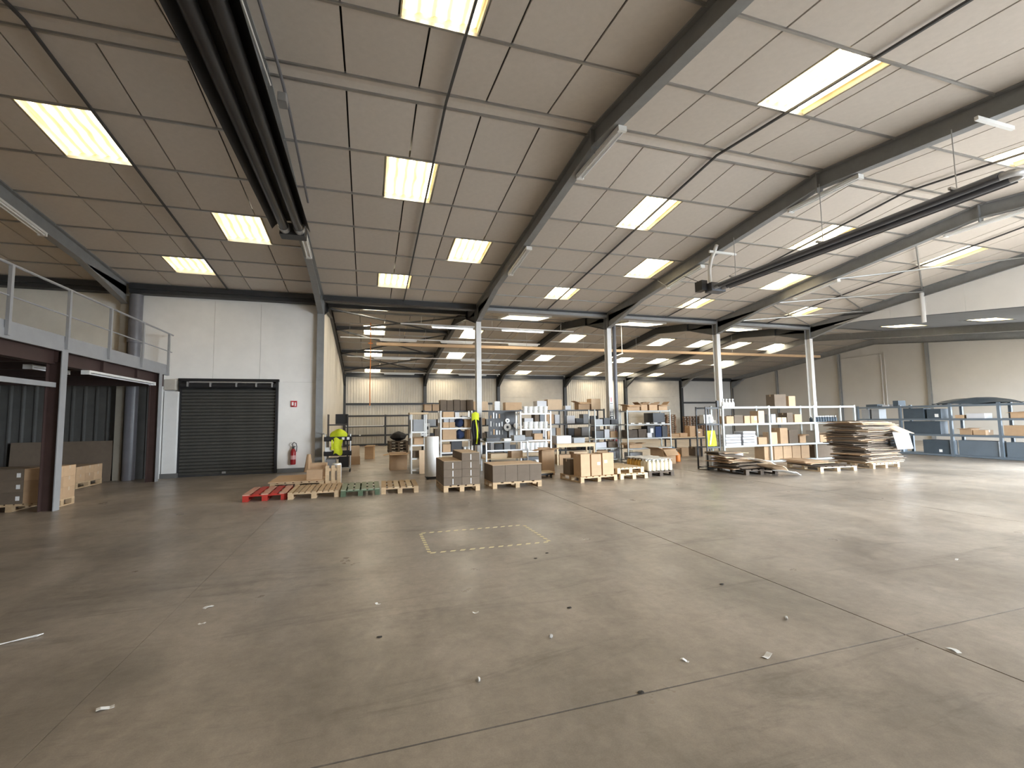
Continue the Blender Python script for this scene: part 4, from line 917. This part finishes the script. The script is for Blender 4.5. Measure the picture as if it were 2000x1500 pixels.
# packing table between the bucket rack and the extinguisher column
pt_ = thing('packing_table', 'wooden packing table beside the bucket rack', 'table', (6.15, 14.5, 0))
part('tabletop', MB().cbox(0, 1.5, 0, .7, .70, .73, .005), 'wood_top', pt_)
for x in (.03, 1.42):
    for y in (.03, .62): part('leg', MB().box(x, x + .05, y, y + .05, 0, .70), 'wood_pale', pt_)
part('apron', MB().box(.08, 1.42, .03, .05, .60, .70), 'wood_pale', pt_)
carton('large white carton on the packing table', (6.20, 14.58, .732), .54, .45, .26, 0, 'carton_white', tape=False); carton('grey printer on the packing table', (6.85, 14.6, .732), .42, .4, .18, 0, 'grey_plastic', tape=False, name='printer')
carton('brown carton at the packing table edge', (6.02, 14.95, .732), .14, .2, .42, 0, 'carton')
carton('brown carton under the packing table', (6.3, 14.62, 0), .42, .4, .34); carton('pale carton under the packing table', (6.85, 14.62, 0), .5, .4, .42, 0, 'carton_pale')
gr = rack('shelf_rack', 'light grey shelf rack beside the extinguisher column', (7.85, 14.9, 0), [1.05], .5, [.1, .5, .86, 1.34], 1.90, 'rack_galv', pw=.035)
for k, (x, w_, h, m, z) in enumerate([(7.9, .3, .2, 'grey_plastic', 1.345), (8.25, .25, .24, 'bin_black', 1.345), (8.55, .28, .18, 'bin_black', 1.345), (7.92, .3, .25, 'bin_black', .865), (8.26, .2, .3, 'carton_white', .865), (8.5, .3, .22, 'carton', .865), (7.92, .4, .2, 'carton_white', .505), (8.4, .4, .22, 'carton_dim', .505), (7.92, .45, .3, 'carton', .105), (8.42, .4, .26, 'grey_plastic', .105)]):
    carton('%s on the light grey rack by the extinguisher column, %s up' % ({'grey_plastic': 'grey crate', 'bin_black': 'black crate', 'carton_white': 'white carton', 'carton': 'brown carton', 'carton_dim': 'dark carton'}[m] + (' of two' if k in (1, 2) else ''), ORD[k]), (x, 14.98, z), w_, .35, h, 0, m, 'goods on the light grey rack', tape=False)

# ------------------------------------------------------------------ loaded pallets in front
def loaded(prefix, px, py, rows, cols, tiers, bw, bd, bh, m, group, skip=(), strap=True, xo=0, yo=0, rot=0):
    for t in range(tiers):
        for r in range(rows):
            for c in range(cols):
                if (c, r, t) in skip: continue
                o = carton('%s: tier %s from below, row %s, %s across' % (prefix, ORD[t], ORD[r], ORD[c]), (px + xo + c * bw, py + yo + r * bd, .146 + t * bh), bw - .006, bd - .006, bh - .003, 0, m, group, tape=False)
                if strap and r == 0: part('tape', MB().box(bw * .5 - .008, bw * .5 + .008, -.002, .0, .02, bh - .03), 'paper_white', o)
                part('top_seam', MB().box(.0, bw - .006, bd * .5 - .02, bd * .5 + .02, bh - .0028, bh - .0015), 'tape_clear', o)
pallet('wood pallet under the stepped stack of dark brown boxes', (1.62, 10.22, 0), 0, 'wood', None, .82, 1.2, 5, 'loaded pallets')
loaded('dark brown box in the stepped stack', 1.62, 10.22, 3, 2, 4, .41, .40, .176, 'carton_dim', 'boxes in the stepped stack', skip=[(0, 0, 3), (0, 1, 3), (0, 2, 3)])
tag(part('cardboard_sheet', MB().box(0, .40, 0, 1.18, 0, .008), 'carton_pale', None, (1.625, 10.23, .146 + 3 * .176)), 'tan cardboard sheet covering the lower step of the dark boxes', 'cardboard')
tag(part('cardboard_sheet', MB().box(0, .40, 0, 1.18, 0, .008), 'carton_pale', None, (2.035, 10.23, .146 + 4 * .176)), 'tan cardboard sheet covering the upper step of the dark boxes', 'cardboard')
pallet('wood pallet under the single tier of large dark boxes', (2.76, 10.28, 0), 0, 'wood', None, 1.2, .82, 5, 'loaded pallets')
loaded('large dark box in the single tier', 2.76, 10.28, 2, 4, 1, .30, .41, .385, 'carton_dim', 'boxes in the single tier', strap=False)
tag(part('cardboard_sheet', MB().box(0, 1.22, 0, .84, 0, .008), 'carton_pale', None, (2.75, 10.27, .534)), 'tan cardboard sheet covering the single tier of dark boxes', 'cardboard')
P3 = pallet('wood pallet carrying mixed cardboard boxes near the yellow jugs', (5.02, 10.36, 0), .12, 'wood', None, 1.1, 1.0, 6, 'loaded pallets')
carton('tall brown carton at the corner of the mixed pallet', (5.06, 10.42, .146), .27, .34, .55, .12, 'carton'); carton('brown carton with bottle prints on the mixed pallet', (5.38, 10.48, .146), .30, .36, .53, .12, 'carton', lab=(.18, .26, .09, .07)); carton('wide brown carton with bottle prints on the mixed pallet', (5.72, 10.52, .146), .34, .36, .55, .12, 'carton', lab=(.05, .3, .09, .07))
carton('low brown carton behind the tall one on the mixed pallet', (4.96, 10.85, .146), .30, .34, .40, .12, 'carton_dim'); carton('brown carton at the back of the mixed pallet', (5.32, 10.90, .146), .34, .34, .48, .12, 'carton'); open_box('open brown carton at the back corner of the mixed pallet', (5.72, 10.96, .146), .32, .32, .44, .12, 'carton')
open_box('tall open box standing behind the mixed pallet', (4.72, 12.2, 0), .36, .45, .72, -.15, 'carton')
lm = thing('lid_board', 'pale board on a low black trolley beside the mixed pallet', 'trolley', (4.10, 11.55, 0))
part('platform', MB().cbox(0, .75, 0, .45, .13, .16, .008), 'wood_pale', lm); part('frame', MB().box(.05, .70, .04, .41, .08, .13), 'black', lm)
for x in (.1, .65):
    for y in (.08, .37): part('wheel', MB().tube((x - .02, y, .04), (x + .02, y, .04), .04, 12), 'black', lm)
pallet('lower bare pallet of the pair beside the yellow jugs', (6.22, 10.52, 0), 0, 'wood_pale', None, .82, 1.2, 5, 'pair of pale pallets'); pallet('upper bare pallet of the pair beside the yellow jugs', (6.17, 10.58, .146), .05, 'wood_pale', None, .82, 1.2, 7, 'pair of pale pallets')
pallet('dark worn pallet under the yellow and white jugs', (7.20, 10.72, 0), 0, 'wood_dark', 'wood_dark', .80, 1.2, 5, 'loaded pallets')
def jug_mesh(m):
    r = .062
    return MB().lathe([(r * .9, 0), (r, .02), (r, .20), (r * .82, .235), (r * .35, .255), (r * .3, .27)], 10).mesh('jug', m, True)
for r in range(8):
    for c in range(6):
        yel = r >= 3 and c < 3
        o = tag(link('jug', cached(('jug', yel), lambda: jug_mesh('jug_yellow' if yel else 'jug')), None, (7.27 + c * .132, 10.80 + r * .142, .146)), ('yellow filled jug on the dark pallet: ' if yel else 'milky white jug on the dark pallet: ') + '%s row from the front, %s across' % (ORD[r], ORD[c]), 'jug', 'yellow jugs' if yel else 'white jugs')
        part('cap', cached('jcap', lambda: MB().lathe([(.026, .262), (.026, .29), (.022, .292)], 8).mesh('cap', 'cap_white', True)), None, o)
tag(part('film_sheet', MB().grid(lambda a, b: (a * .80, b * 1.14, .012 * math.sin(17 * a + 5 * b) + .008 * math.sin(23 * b)), 14, 10, (0, 0, .004)), 'film_white', None, (7.20, 10.75, .455), smooth=True), 'crumpled white film sheet over the jugs', 'film')

# ------------------------------------------------------------------ extinguishers and signs
def extinguisher(label, loc, s=1.0, hose=True):
    o = thing('fire_extinguisher', label, 'fire extinguisher', loc)
    part('cylinder', MB().lathe([(.075 * s, 0), (.085 * s, .03 * s), (.085 * s, .42 * s), (.06 * s, .49 * s), (.03 * s, .52 * s)], 18), 'red', o, smooth=True)
    part('label_band', MB().lathe([(.0865 * s, .17 * s), (.0865 * s, .30 * s)], 18), 'label_pink', o, smooth=True)
    part('valve', MB().lathe([(.03 * s, .52 * s), (.035 * s, .56 * s), (.02 * s, .58 * s)], 10), 'black', o, smooth=True)
    part('handle', MB().box(-.02 * s, .07 * s, -.015 * s, .015 * s, .575 * s, .60 * s), 'black', o)
    part('hose', MB().path([(.02 * s, -.02, .56 * s), (-.04 * s, -.03, .66 * s), (.02 * s, -.04, .73 * s), (.09 * s, -.04, .69 * s), (.11 * s, -.03, .58 * s), (.10 * s, -.02, .42 * s)], .013 * s, 8), 'black', o, smooth=True)
    part('bracket', MB().box(-.03, .03, .085 * s, .10, .2 * s, .4 * s), 'black', o)
    return o
extinguisher('red fire extinguisher on the white wall beside the roller door', (-2.26, YC - .02, .25), .97)
extinguisher('red fire extinguisher on the white column past the bucket rack', (FX(3) + .06, YC - .24, .55), 1.05)
sg = thing('safety_sign', 'small red extinguisher sign on the white wall', 'sign', (-2.28, YC + .06, 2.09))
part('plate', MB().box(-.09, .09, -.004, .01, 0, .20), 'red_sign', sg)
part('pictogram', MB().box(-.065, -.01, -.007, -.004, .05, .16), 'paper_white', sg); part('pictogram', MB().box(.025, .06, -.007, -.004, .03, .15), 'paper_white', sg); part('pictogram_base', MB().box(-.08, -.01, -.007, -.004, .01, .03), 'black', sg)
s2 = thing('safety_sign', 'white sheet with red extinguisher picture high on the column', 'sign', (FX(3), YC - .14, 2.10))
part('sheet_face', MB().box(-.075, .075, -.004, .006, 0, .33), 'paper_white', s2); part('pictogram', MB().box(-.045, .03, -.006, -.004, .12, .29), 'label_pink', s2); part('printed_line', MB().box(-.06, .06, -.006, -.004, .04, .06), 'black', s2)
s3 = thing('safety_sign', 'black and white notice plate above the extinguisher on the column', 'sign', (FX(3), YC - .14, 1.53))
part('plate', MB().box(-.075, .075, -.004, .006, 0, .32), 'black', s3)
for z in (.19, .235, .28): part('printed_line', MB().box(-.055, .055, -.006, -.004, z, z + .022), 'paper_white', s3)
part('printed_line', MB().box(-.07, .07, -.006, -.004, .13, .165), 'paper_white', s3); part('pictogram', MB().box(-.02, .03, -.006, -.004, .03, .09), 'paper_white', s3)
yb_ = thing('liquid_jug', 'clear jug of yellow liquid on the floor by the downpipe', 'jug', (9.78, 15.75, 0))
part('body', MB().lathe([(.11, 0), (.12, .02), (.12, .22)], 12), 'yellow_liquid', yb_, smooth=True); part('upper', MB().lathe([(.12, .22), (.115, .34), (.04, .42), (.035, .45)], 12), 'jug', yb_, smooth=True); part('cap', MB().lathe([(.04, .45), (.04, .48)], 10), 'cap_white', yb_)

# ------------------------------------------------------------------ grey rack with open boxes, table, far pallets
SM = rack('shelf_rack', 'grey metal rack with open boxes on top past the column', (8.75, 14.2, 0), [1.78], .6, [.10, .50, .86, 1.35, 1.83], 1.86, 'rack_galv', 'shelf_steel', pw=.035)
for k, (x, w_, sp2) in enumerate([(8.80, .50, (80, 60, 60, 75)), (9.36, .26, (30, 60, 90, 90)), (9.70, .34, (35, 60, 90, 90)), (10.10, .36, (70, 60, 60, 95))]):
    open_box('open cardboard box on top of the grey rack, %s from the column' % ORD[k], (x, 14.26, 1.835), w_, .36, .20, 0, 'carton', spread=sp2)
for k, (x, w_, h, m) in enumerate([(8.8, .4, .28, 'wood_dark'), (9.24, .34, .3, 'wood_dark'), (9.62, .30, .40, 'bin_black'), (9.95, .25, .38, 'fabric_navy'), (10.24, .22, .40, 'bin_black')]):
    carton(['dark slatted crate nearest the column on the grey rack', 'dark slatted crate second along the grey rack', 'black bin with a white tag on the grey rack', 'navy bin on the middle of the grey rack', 'black bin at the table end of the grey rack'][k], (x, 14.3, .865), w_, .4, h, 0, m, tape=False, name='crate', lab=(.12, .16, .12, .16) if k == 2 else None)
carton('small white carton before the black bin on the grey rack', (9.56, 14.22, .865), .18, .07, .16, 0, 'carton_white', tape=False)
for k in range(5): carton('white card strip on the upper grey rack shelf, %s from the column' % ORD[k], (8.9 + k * .32, 14.24, 1.355), .14, .2, .035, 0, 'paper_white', tape=False, name='card')
carton('dark machine part on the upper grey rack shelf', (9.9, 14.34, 1.355), .5, .35, .38, 0, 'rack_black', tape=False, name='machine_part')
open_box('large open carton leaning out at the foot of the grey rack', (9.42, 13.15, .0), .62, .55, .50, .25, 'carton', spread=(110, 60, 70, 50)); open_box('flattened open carton on the lower grey rack shelf', (8.82, 14.24, .505), .5, .4, .16, 0, 'carton')
carton('grey box on the bottom shelf of the grey rack', (8.85, 14.26, .105), .5, .4, .24, 0, 'grey_plastic', tape=False); tag(part('red_canister', MB().lathe([(.09, 0), (.10, .02), (.10, .26), (.05, .32), (.04, .35)], 12), 'red', None, (10.32, 13.9, 0), smooth=True), 'red canister on the floor at the foot of the grey rack', 'canister')
tag(part('orange_canister', MB().lathe([(.08, 0), (.09, .02), (.09, .24), (.04, .30), (.035, .33)], 12), 'orange', None, (10.56, 13.9, 0), smooth=True), 'orange canister on the floor beside the red one', 'canister')
tl = thing('packing_table', 'long packing table with black legs before the far pallets', 'table', (11.2, 15.2, 0))
part('tabletop', MB().cbox(0, 1.85, 0, .8, .75, .79, .005), 'wood_top', tl); part('frame', MB().box(.03, 1.82, .03, .77, .70, .75), 'rack_black', tl)
for x in (.30, 1.5):
    for y in (.04, .70): part('leg', MB().box(x, x + .05, y, y + .05, 0, .70), 'rack_black', tl)
carton('flat open tray box on the long packing table', (11.35, 15.3, .792), .38, .4, .12, 0, 'carton', tape=False); carton('low brown carton on the long packing table', (11.85, 15.4, .792), .35, .36, .14); carton('tall brown carton standing on the long packing table', (12.32, 15.4, .792), .26, .3, .42); carton('brown carton with a white label on the long packing table', (12.60, 15.32, .792), .24, .3, .30, 0, 'carton', lab=(.06, .14, .09, .04))
tag(part('blue_film_bag', blob(.22, .2, .20, 31), 'blue_film', None, (11.55, 15.6, .0), smooth=True), 'blue plastic film heap under the long packing table', 'film'); carton('brown carton under the long packing table', (12.0, 15.55, 0), .34, .4, .34); carton('second brown carton under the long packing table', (12.62, 15.5, 0), .36, .4, .36, 0, 'carton_dim')
def crate_pallets(px, py, n, w_, l, label):
    for k in range(n): pallet('%s, %s from the floor' % (label, ORD[k] if k < 12 else 'number %d' % (k + 1)), (px + R.uniform(-.03, .03), py, k * .146), 0, 'wood_dark', 'wood_brown', w_, l, 5, 'brown pallet stacks at the far wall')
crate_pallets(21.65, 29.6, 12, .8, 1.2, 'pallet in the tall stack beside the far dark column'); crate_pallets(23.55, 29.4, 11, 1.2, .8, 'pallet in the first stack past the far dark column'); crate_pallets(24.85, 29.4, 10, .8, .8, 'pallet in the second stack past the far dark column')
carton('dark slatted bin high on the far pallets', (20.5, 30.0, 0), 1.0, .9, 1.9, 0, 'rack_black', tape=False, name='machine_cabinet')
nt2 = thing('notice', 'white notice board on the dark far column', 'sign', (FX(6) + .2, 29.3, 1.0))
part('sheet_face', MB().box(0, .42, 0, .02, 0, .26), 'paper_white', nt2); part('printed_line', MB().box(.05, .37, -.004, 0, .10, .14), 'grey_plastic', nt2); part('post', MB().box(.18, .22, .02, .05, -1.0, .2), 'rack_black', nt2)

# ------------------------------------------------------------------ black rack with vest, long galvanised rack
BS = rack('shelf_rack', 'narrow black rack with a yellow vest beside the long rack', (9.64, 11.3, 0), [.46], .45, [.08, .68, 1.37, 1.86], 1.88, 'rack_black', pw=.035)
part('top_post', MB().box(.42, .50, 0, .06, 1.86, 2.06), 'rack_black', BS)
v2 = thing('safety_vest', 'yellow safety vest folded over the narrow black rack', 'vest', (9.70, 11.32, .70))
part('body', MB().grid(lambda a, b: (a * .32 * (1 - .12 * b), .03 - .02 * math.sin(PI * a) - .012 * math.sin(13 * a + 4 * b), b * .46), 10, 8, (0, .10, 0)), 'hivis', v2, smooth=True); part('reflective_strip', MB().grid(lambda a, b: (.03 + a * .05 + .08 * b, -.012, .05 + b * .40), 2, 4, (0, .008, 0)), 'reflective', v2)
bin_('clear white tub on the vest shelf of the narrow black rack', (9.72, 11.5, 1.375), .2, .2, .26)
tag(part('white_bundle', blob(.10, .1, .13, 40), 'plastic_white', None, (9.96, 11.52, 1.37), smooth=True), 'white gloves bundle on the upper shelf of the narrow black rack', 'gloves')
bin_('white bucket bin on the bottom of the narrow black rack', (9.85, 11.4, .085), .2, .25, .34)
LR = rack('shelf_rack', 'long pale steel rack full of boxes between the white columns', (11.27, 12.4, 0), [1.96, 2.06, 2.0], .6, [.05, .60, 1.33, 1.90], 1.93, 'rack_galv', 'rack_galv', pw=.06, lip=.06)
def LB(desc, x, z, w_, h, m='carton', d=.36, y=12.46, **k): carton(desc + ' on the long pale rack', (x, y, z + .002), w_, d, h, 0, m, **k)
LB('brown box first on the upper shelf', 11.45, 1.33, .30, .25); LB('dark wide box second on the upper shelf', 11.78, 1.33, .36, .28, 'carton_dim'); LB('brown box third on the upper shelf', 12.20, 1.33, .24, .25); LB('brown labelled box fourth on the upper shelf', 12.48, 1.33, .26, .25, lab=(.14, .1, .1, .12)); LB('taller brown box fifth on the upper shelf', 12.80, 1.33, .26, .42, 'carton_pale')
LB('dark machine lid sixth on the upper shelf', 13.36, 1.33, .20, .30, 'grey_plastic', tape=False); LB('small brown box seventh on the upper shelf', 13.62, 1.33, .20, .18, 'carton_pale'); LB('small brown box eighth on the upper shelf', 13.84, 1.33, .20, .18, 'carton_pale'); LB('dark box ninth on the upper shelf', 14.08, 1.33, .26, .34, 'carton_dim'); LB('brown box tenth on the upper shelf', 14.42, 1.33, .32, .28)
LB('tall brown box on top', 14.20, 1.90, .30, .36); LB('wide brown box at the back on top', 13.60, 1.90, .52, .42, 'carton_dim', y=12.5)
for k in range(4):
    tag(link('spray_bottle', cached('spray', lambda: MB().lathe([(.05, 0), (.055, .02), (.055, .14), (.02, .19), (.02, .22), (.035, .23), (.03, .27)], 10).mesh('spray_bottle', 'plastic_white' if True else '', True)), None, (11.48 + k * .13, 12.6, 1.902)), 'white spray bottle on top of the long pale rack, %s along' % ORD[k], 'bottle', 'spray bottles')
for c in range(2):
    for k in range(4 if c == 0 else 5): carton('white tray in the %s stack on the long pale rack, %s from below' % (['first', 'second'][c], ORD[k]), (11.36 + c * .72 + R.uniform(-.02, .02), 12.44, .602 + k * .095), .62 - c * .1, .42, .080, 0, 'carton_white', 'white trays', tape=False, name='tray')
carton('grey white carton below the white trays on the long rack', (12.62, 12.5, .602), .10, .3, .30, 0, 'carton_white', tape=False)
LB('open tray box on the middle shelf by the white trays', 12.76, .60, .36, .24); 
LB('tall pale box on the middle shelf of the second bay', 13.32, .60, .26, .40, 'carton_pale'); LB('tallest brown box on the middle shelf', 13.72, .60, .34, .54); LB('dark box on the middle shelf beside the tallest', 14.12, .60, .40, .46, 'carton_dim'); open_box('open box on the middle shelf of the long pale rack', (14.62, 12.48, .602), .28, .34, .28)
LB('white carton on the middle shelf of the third bay', 15.34, .60, .18, .42, 'carton_white', tape=False); LB('brown box beside the white carton on the middle shelf', 15.56, .60, .30, .26); open_box('wide open box on the middle shelf, third bay of the long rack', (16.05, 12.46, .602), .60, .4, .28); LB('dark crate at the end of the middle shelf', 16.75, .60, .34, .42, 'bin_black', tape=False)
for k in range(5): carton('tall brown carton under the long rack, %s from the flat pile' % ORD[k], (13.02 + k * .41 + (.02 if k else 0), 12.5, .055), .38, .42, .46, 0, 'carton', 'tall cartons under the long rack')
carton('wide dark carton under the third bay of the long rack', (15.4, 12.5, .055), .8, .42, .46, 0, 'carton_dim'); carton('white carton under the first bay of the long rack', (11.4, 12.5, .055), .7, .4, .30, 0, 'carton_white', tape=False)
def bottle_mesh(): return MB().lathe([(.045, 0), (.05, .01), (.05, .12), (.02, .16), (.02, .18)], 10).mesh('bottle', 'tarp', True)
for r in range(2):
    for c in range(9):
        o = tag(link('bottle', cached('bot', bottle_mesh), None, (15.42 + c * .125, 12.50 + r * .16, 1.332)), 'dark white-capped bottle in the %s row on the long rack, %s along' % (['front', 'rear'][r], ORD[c]), 'bottle', 'dark bottles on the long rack')
        part('cap', cached('botcap', lambda: MB().lathe([(.024, .175), (.024, .215), (.02, .216)], 8).mesh('cap', 'cap_white', True)), None, o)
np_ = thing('notice', 'white notice sheet taped to the last white column', 'sign', (FX(5), YC - .14, 1.95)); part('sheet_face', MB().box(-.09, .09, -.004, .006, 0, .25), 'paper_white', np_); part('printed_line', MB().box(-.05, .05, -.006, -.004, .1, .13), 'grey_plastic', np_)

# ------------------------------------------------------------------ flattened cartons
def spec(n, w_, d, tw, seed, ms, tilt=0.0, lean=(0, 0), spread=.12, taper=0.0):
    rr = random.Random(seed); out = []
    p1_, p2_ = rr.uniform(0, 6), rr.uniform(0, 6)
    for k in range(n):
        f = k / max(1, n - 1)
        out.append((rr.uniform(-spread, spread) + lean[0] * f, rr.uniform(-spread, spread) + lean[1] * f, w_ * (1 - taper * f) * rr.uniform(.82, 1.08), d * (1 - taper * f) * rr.uniform(.82, 1.08), rr.uniform(-.16, .16), tilt * math.sin(k * .35 + p1_), tilt * math.sin(k * .28 + p2_), tw, rr.choice(ms)))
    return out
pallet('dark pallet under the slumped pile of flattened cartons', (9.70, 9.95, 0), -.1, 'wood_dark', 'wood_dark', 1.0, 1.2, 5, 'loaded pallets')
sheet_pile('flattened carton in the slumped pile by the black rack', 'slumped pile of flattened cartons', 10.1, 10.45, .135, spec(18, 1.35, 1.1, .012, 5, ['carton', 'carton_dim', 'carton_dim', 'carton', 'carton_pale'], .05, (-.28, .30), .14, .42))
for k, (x, y, z, w_, d, rot, ty, m, lb) in enumerate([(10.30, 9.62, .20, .75, .62, .5, .30, 'carton_pale', 'pale carton sliding off the front of the slumped pile'), (10.52, 9.42, .10, .62, .5, .45, .16, 'paper_white', 'white folded film on the floor before the slumped pile'), (10.15, 9.85, .36, .55, .5, .35, .2, 'paper_white', 'white sheet on the front of the slumped pile')]):
    tag(part('loose_sheet', MB().grid(lambda a, b: ((a - .5) * w_, (b - .5) * d, .02 * math.sin(5 * a + 4 * b)), 6, 4, (0, 0, .012)), m, None, (x, y, z), (.08, ty, rot)), lb, 'cardboard')
pallet('dark low pallet with a few flattened cartons beside the tall pile', (12.05, 9.7, 0), -.12, 'wood_dark', 'wood_pale', 1.2, 1.2, 6, 'loaded pallets')
sheet_pile('flattened carton lying on the low dark pallet', 'few cartons on the low pallet', 12.55, 10.45, .15, spec(4, 1.0, .9, .010, 8, ['carton_pale', 'carton', 'carton_dim'], .012, (-.1, .1)))
pallet('wood pallet under the tall pile of flattened cartons', (13.98, 9.62, 0), .05, 'wood', 'wood', 1.2, 1.1, 7, 'loaded pallets')
sheet_pile('flattened carton in the tall pile', 'tall pile of flattened cartons', 14.5, 10.15, .14, spec(40, 1.45, 1.15, .0185, 12, ['carton_dim', 'carton_dim', 'carton_dim', 'carton_pale', 'carton_dim', 'carton'], .025, (-.12, .12), .10))
o = tag(part('white_board', MB().grid(lambda a, b: (a * .85, .03 * math.sin(3 * a), b * .5 + .04 * a), 6, 4, (0, .012, 0)), 'paper_white', None, (14.65, 9.36, .56), (-.22, .06, .12)), 'white board sticking out of the tall carton pile', 'board')
o = tag(part('loose_sheet', MB().grid(lambda a, b: (a * .62, b * .5, -.10 * (1 - b) + .02 * math.sin(4 * a)), 6, 4, (0, 0, .014)), 'carton_pale', None, (14.9, 9.35, 1.10), (.25, 0, .1)), 'bright tan carton flap hanging over the white board', 'cardboard')

# ------------------------------------------------------------------ slate racks by the hanging partition
RR = rack('shelf_rack', 'slate grey rack along the side wing under the hanging partition', (20.2, 14.4, 0), [1.65, 1.65, 1.35, 1.30], .7, [.08, .80, 1.38, 1.88], 1.92, 'rack_slate', 'rack_slate', rotz=-PI / 2, pw=.08, lip=.07)
def RB(desc, yo, z, w_, h, m, **k): carton(desc + ' on the slate grey rack', (20.26, 14.4 - yo, z + .002), w_, .42, h, -PI / 2, m, **k)
RB('tall grey panel carton first along the upper shelf', .15, 1.38, .30, .40, 'grey_plastic', tape=False); RB('tall grey panel carton second along the upper shelf', .55, 1.38, .30, .40, 'grey_plastic', tape=False); RB('dark wide carton on the upper shelf', 1.75, 1.38, .70, .40, 'tarp', tape=False); RB('dark carton with white tag on the upper shelf', 2.55, 1.38, .45, .36, 'tarp', tape=False, lab=(.25, .05, .12, .12))
RB('white dotted strip carton on the upper shelf', 3.75, 1.38, .50, .17, 'carton_white', tape=False); RB('small tan box on the upper shelf', 3.42, 1.38, .24, .12, 'carton'); open_box('open tan box on the upper shelf of the slate grey rack', (20.26, 14.4 - 4.92, 1.382), .42, .42, .20, -PI / 2, 'carton', fl=.12)
RB('grey panel carton first along the middle shelf', .15, .80, .32, .46, 'grey_plastic', tape=False); RB('grey panel carton second along the middle shelf', .58, .80, .32, .46, 'grey_plastic', tape=False); RB('dark wide carton on the middle shelf', 1.75, .80, 1.2, .48, 'tarp', tape=False)
open_box('open tan box first on the middle shelf of the slate grey rack', (20.26, 14.4 - 3.52, .802), .34, .42, .22, -PI / 2, 'carton', fl=.10); RB('flat tan carton on the middle shelf', 3.90, .80, .34, .17, 'carton'); RB('wide tan carton on the middle shelf', 4.72, .80, .52, .34, 'carton')
for k in range(3): RB('dark drawer unit with white tags, %s along the bottom shelf' % ORD[k], .2 + k * 1.0 + (.15 if k > 1 else .0), .08, .85 if k != 1 else .34, .5, 'tarp', tape=False, lab=(.5 if k != 1 else .1, .06, .10, .10))
RB('blue grey wide carton on the bottom shelf', 3.45, .08, 1.1, .52, 'rack_slate', tape=False); RB('blue grey carton last on the bottom shelf', 4.75, .08, .8, .5, 'rack_slate', tape=False)
tp_ = tag(part('tarpaulin', MB().grid(lambda a, b: (a * .62, b * 2.3, .02 + .20 * math.sin(PI * min(1, a * 1.2)) * math.sin(PI * b) ** .7 + .02 * math.sin(14 * a + 9 * b)), 10, 22, (0, 0, .012)), 'tarp', None, (20.22, 9.35, 1.885), smooth=True), 'dark blue grey tarpaulin heaped on top of the slate racks', 'tarpaulin')
RB('dark case on top near the white column', .35, 1.88, .45, .10, 'tarp', tape=False); RB('small white box on top beside the dark case', 1.0, 1.88, .22, .07, 'carton_white', tape=False); RB('dark green box on top', 1.4, 1.88, .2, .22, 'tarp', tape=False)

# ------------------------------------------------------------------ floor markings, scraps
tm = thing('floor_tape', 'rectangle of yellow and grey hazard tape on the bare concrete', 'floor marking', (0, 0, 0))
def dashes(p0, p1, n, wd):
    p0, p1 = Vector((*p0, 0)), Vector((*p1, 0)); d = (p1 - p0) / n; u = d.normalized(); s_ = Vector((-u.y, u.x, 0)) * wd
    for k in range(n):
        a = p0 + d * (k + .1); b = a + d * .5; sh = u * wd * .6
        part('stripe', MB().add([(a - s_ - sh) + Vector((0, 0, z)) for z in (0.0005,)] + [(b - s_ - sh) + Vector((0, 0, .0005)), (b + s_ + sh) + Vector((0, 0, .0005)), (a + s_ + sh) + Vector((0, 0, .0005))] + [v_ + Vector((0, 0, .002)) for v_ in ((a - s_ - sh), (b - s_ - sh), (b + s_ + sh), (a + s_ + sh))], [(3, 2, 1, 0), (4, 5, 6, 7), (0, 1, 5, 4), (1, 2, 6, 5), (2, 3, 7, 6), (3, 0, 4, 7)]), 'tape_yellow', tm)
dashes((.73, 6.72), (2.25, 6.68), 13, .022); dashes((.73, 5.70), (2.30, 5.66), 13, .022); dashes((.73, 5.72), (.73, 6.72), 9, .022); dashes((2.28, 5.68), (2.26, 6.68), 9, .022)
for k, (x, y) in enumerate([(-1.31, 4.74), (-1.25, 4.37), (.87, 3.84), (2.55, 2.52), (2.0, 2.65), (6.13, 3.42), (3.78, 2.17), (-1.4, 3.29), (.1, 4.3)]):
    s_ = R.uniform(.02, .045)
    tag(part('paper_scrap', MB().grid(lambda a, b: ((a - .5) * s_ * 2, (b - .5) * s_ * .8, .004 + .006 * math.sin(5 * a + k)), 4, 2, (0, 0, .002)), 'paper_white', None, (x, y, .0), (0, 0, R.uniform(0, 3))), 'tiny white paper scrap on the bare floor, %s of the scattered scraps' % ORD[k], 'scrap', 'paper scraps on the floor')
for k, (x, y) in enumerate([(.66, 2.86), (3.14, 2.90), (1.29, 3.23)]):
    tag(part('stone_chip', blob(.016, .014, .014, 60 + k, 8, 6), 'rubble', None, (x, y, 0)), ['small pale stone chip on the floor near the viewer', 'pale stone chip beside the floor joint crossing', 'stone chip below the taped rectangle'][k], 'stone')
for k, (x, y) in enumerate([(3.23, 3.68), (1.64, 3.67), (1.53, 2.44), (.1, 3.66), (2.05, 5.2), (1.85, 5.05)]):
    tag(part('dirt_clod', blob(.022, .016, .004, 70 + k, 8, 5), 'dirt_dark', None, (x, y, 0)), 'small dark clod of dirt on the floor, %s of the scattered clods' % ORD[k], 'dirt', 'dirt clods on the floor')
tg = thing('plastic_strap', 'pale curled plastic strap on the dark concrete', 'strap', (-2.44, 4.47, .006))
part('strap', MB().path([(-.3, -.1, 0), (-.1, .0, .004), (.06, .06, .004), (.08, .10, .004), (-.02, .04, .006), (-.22, -.08, 0)], .003, 5), 'paper_white', tg)
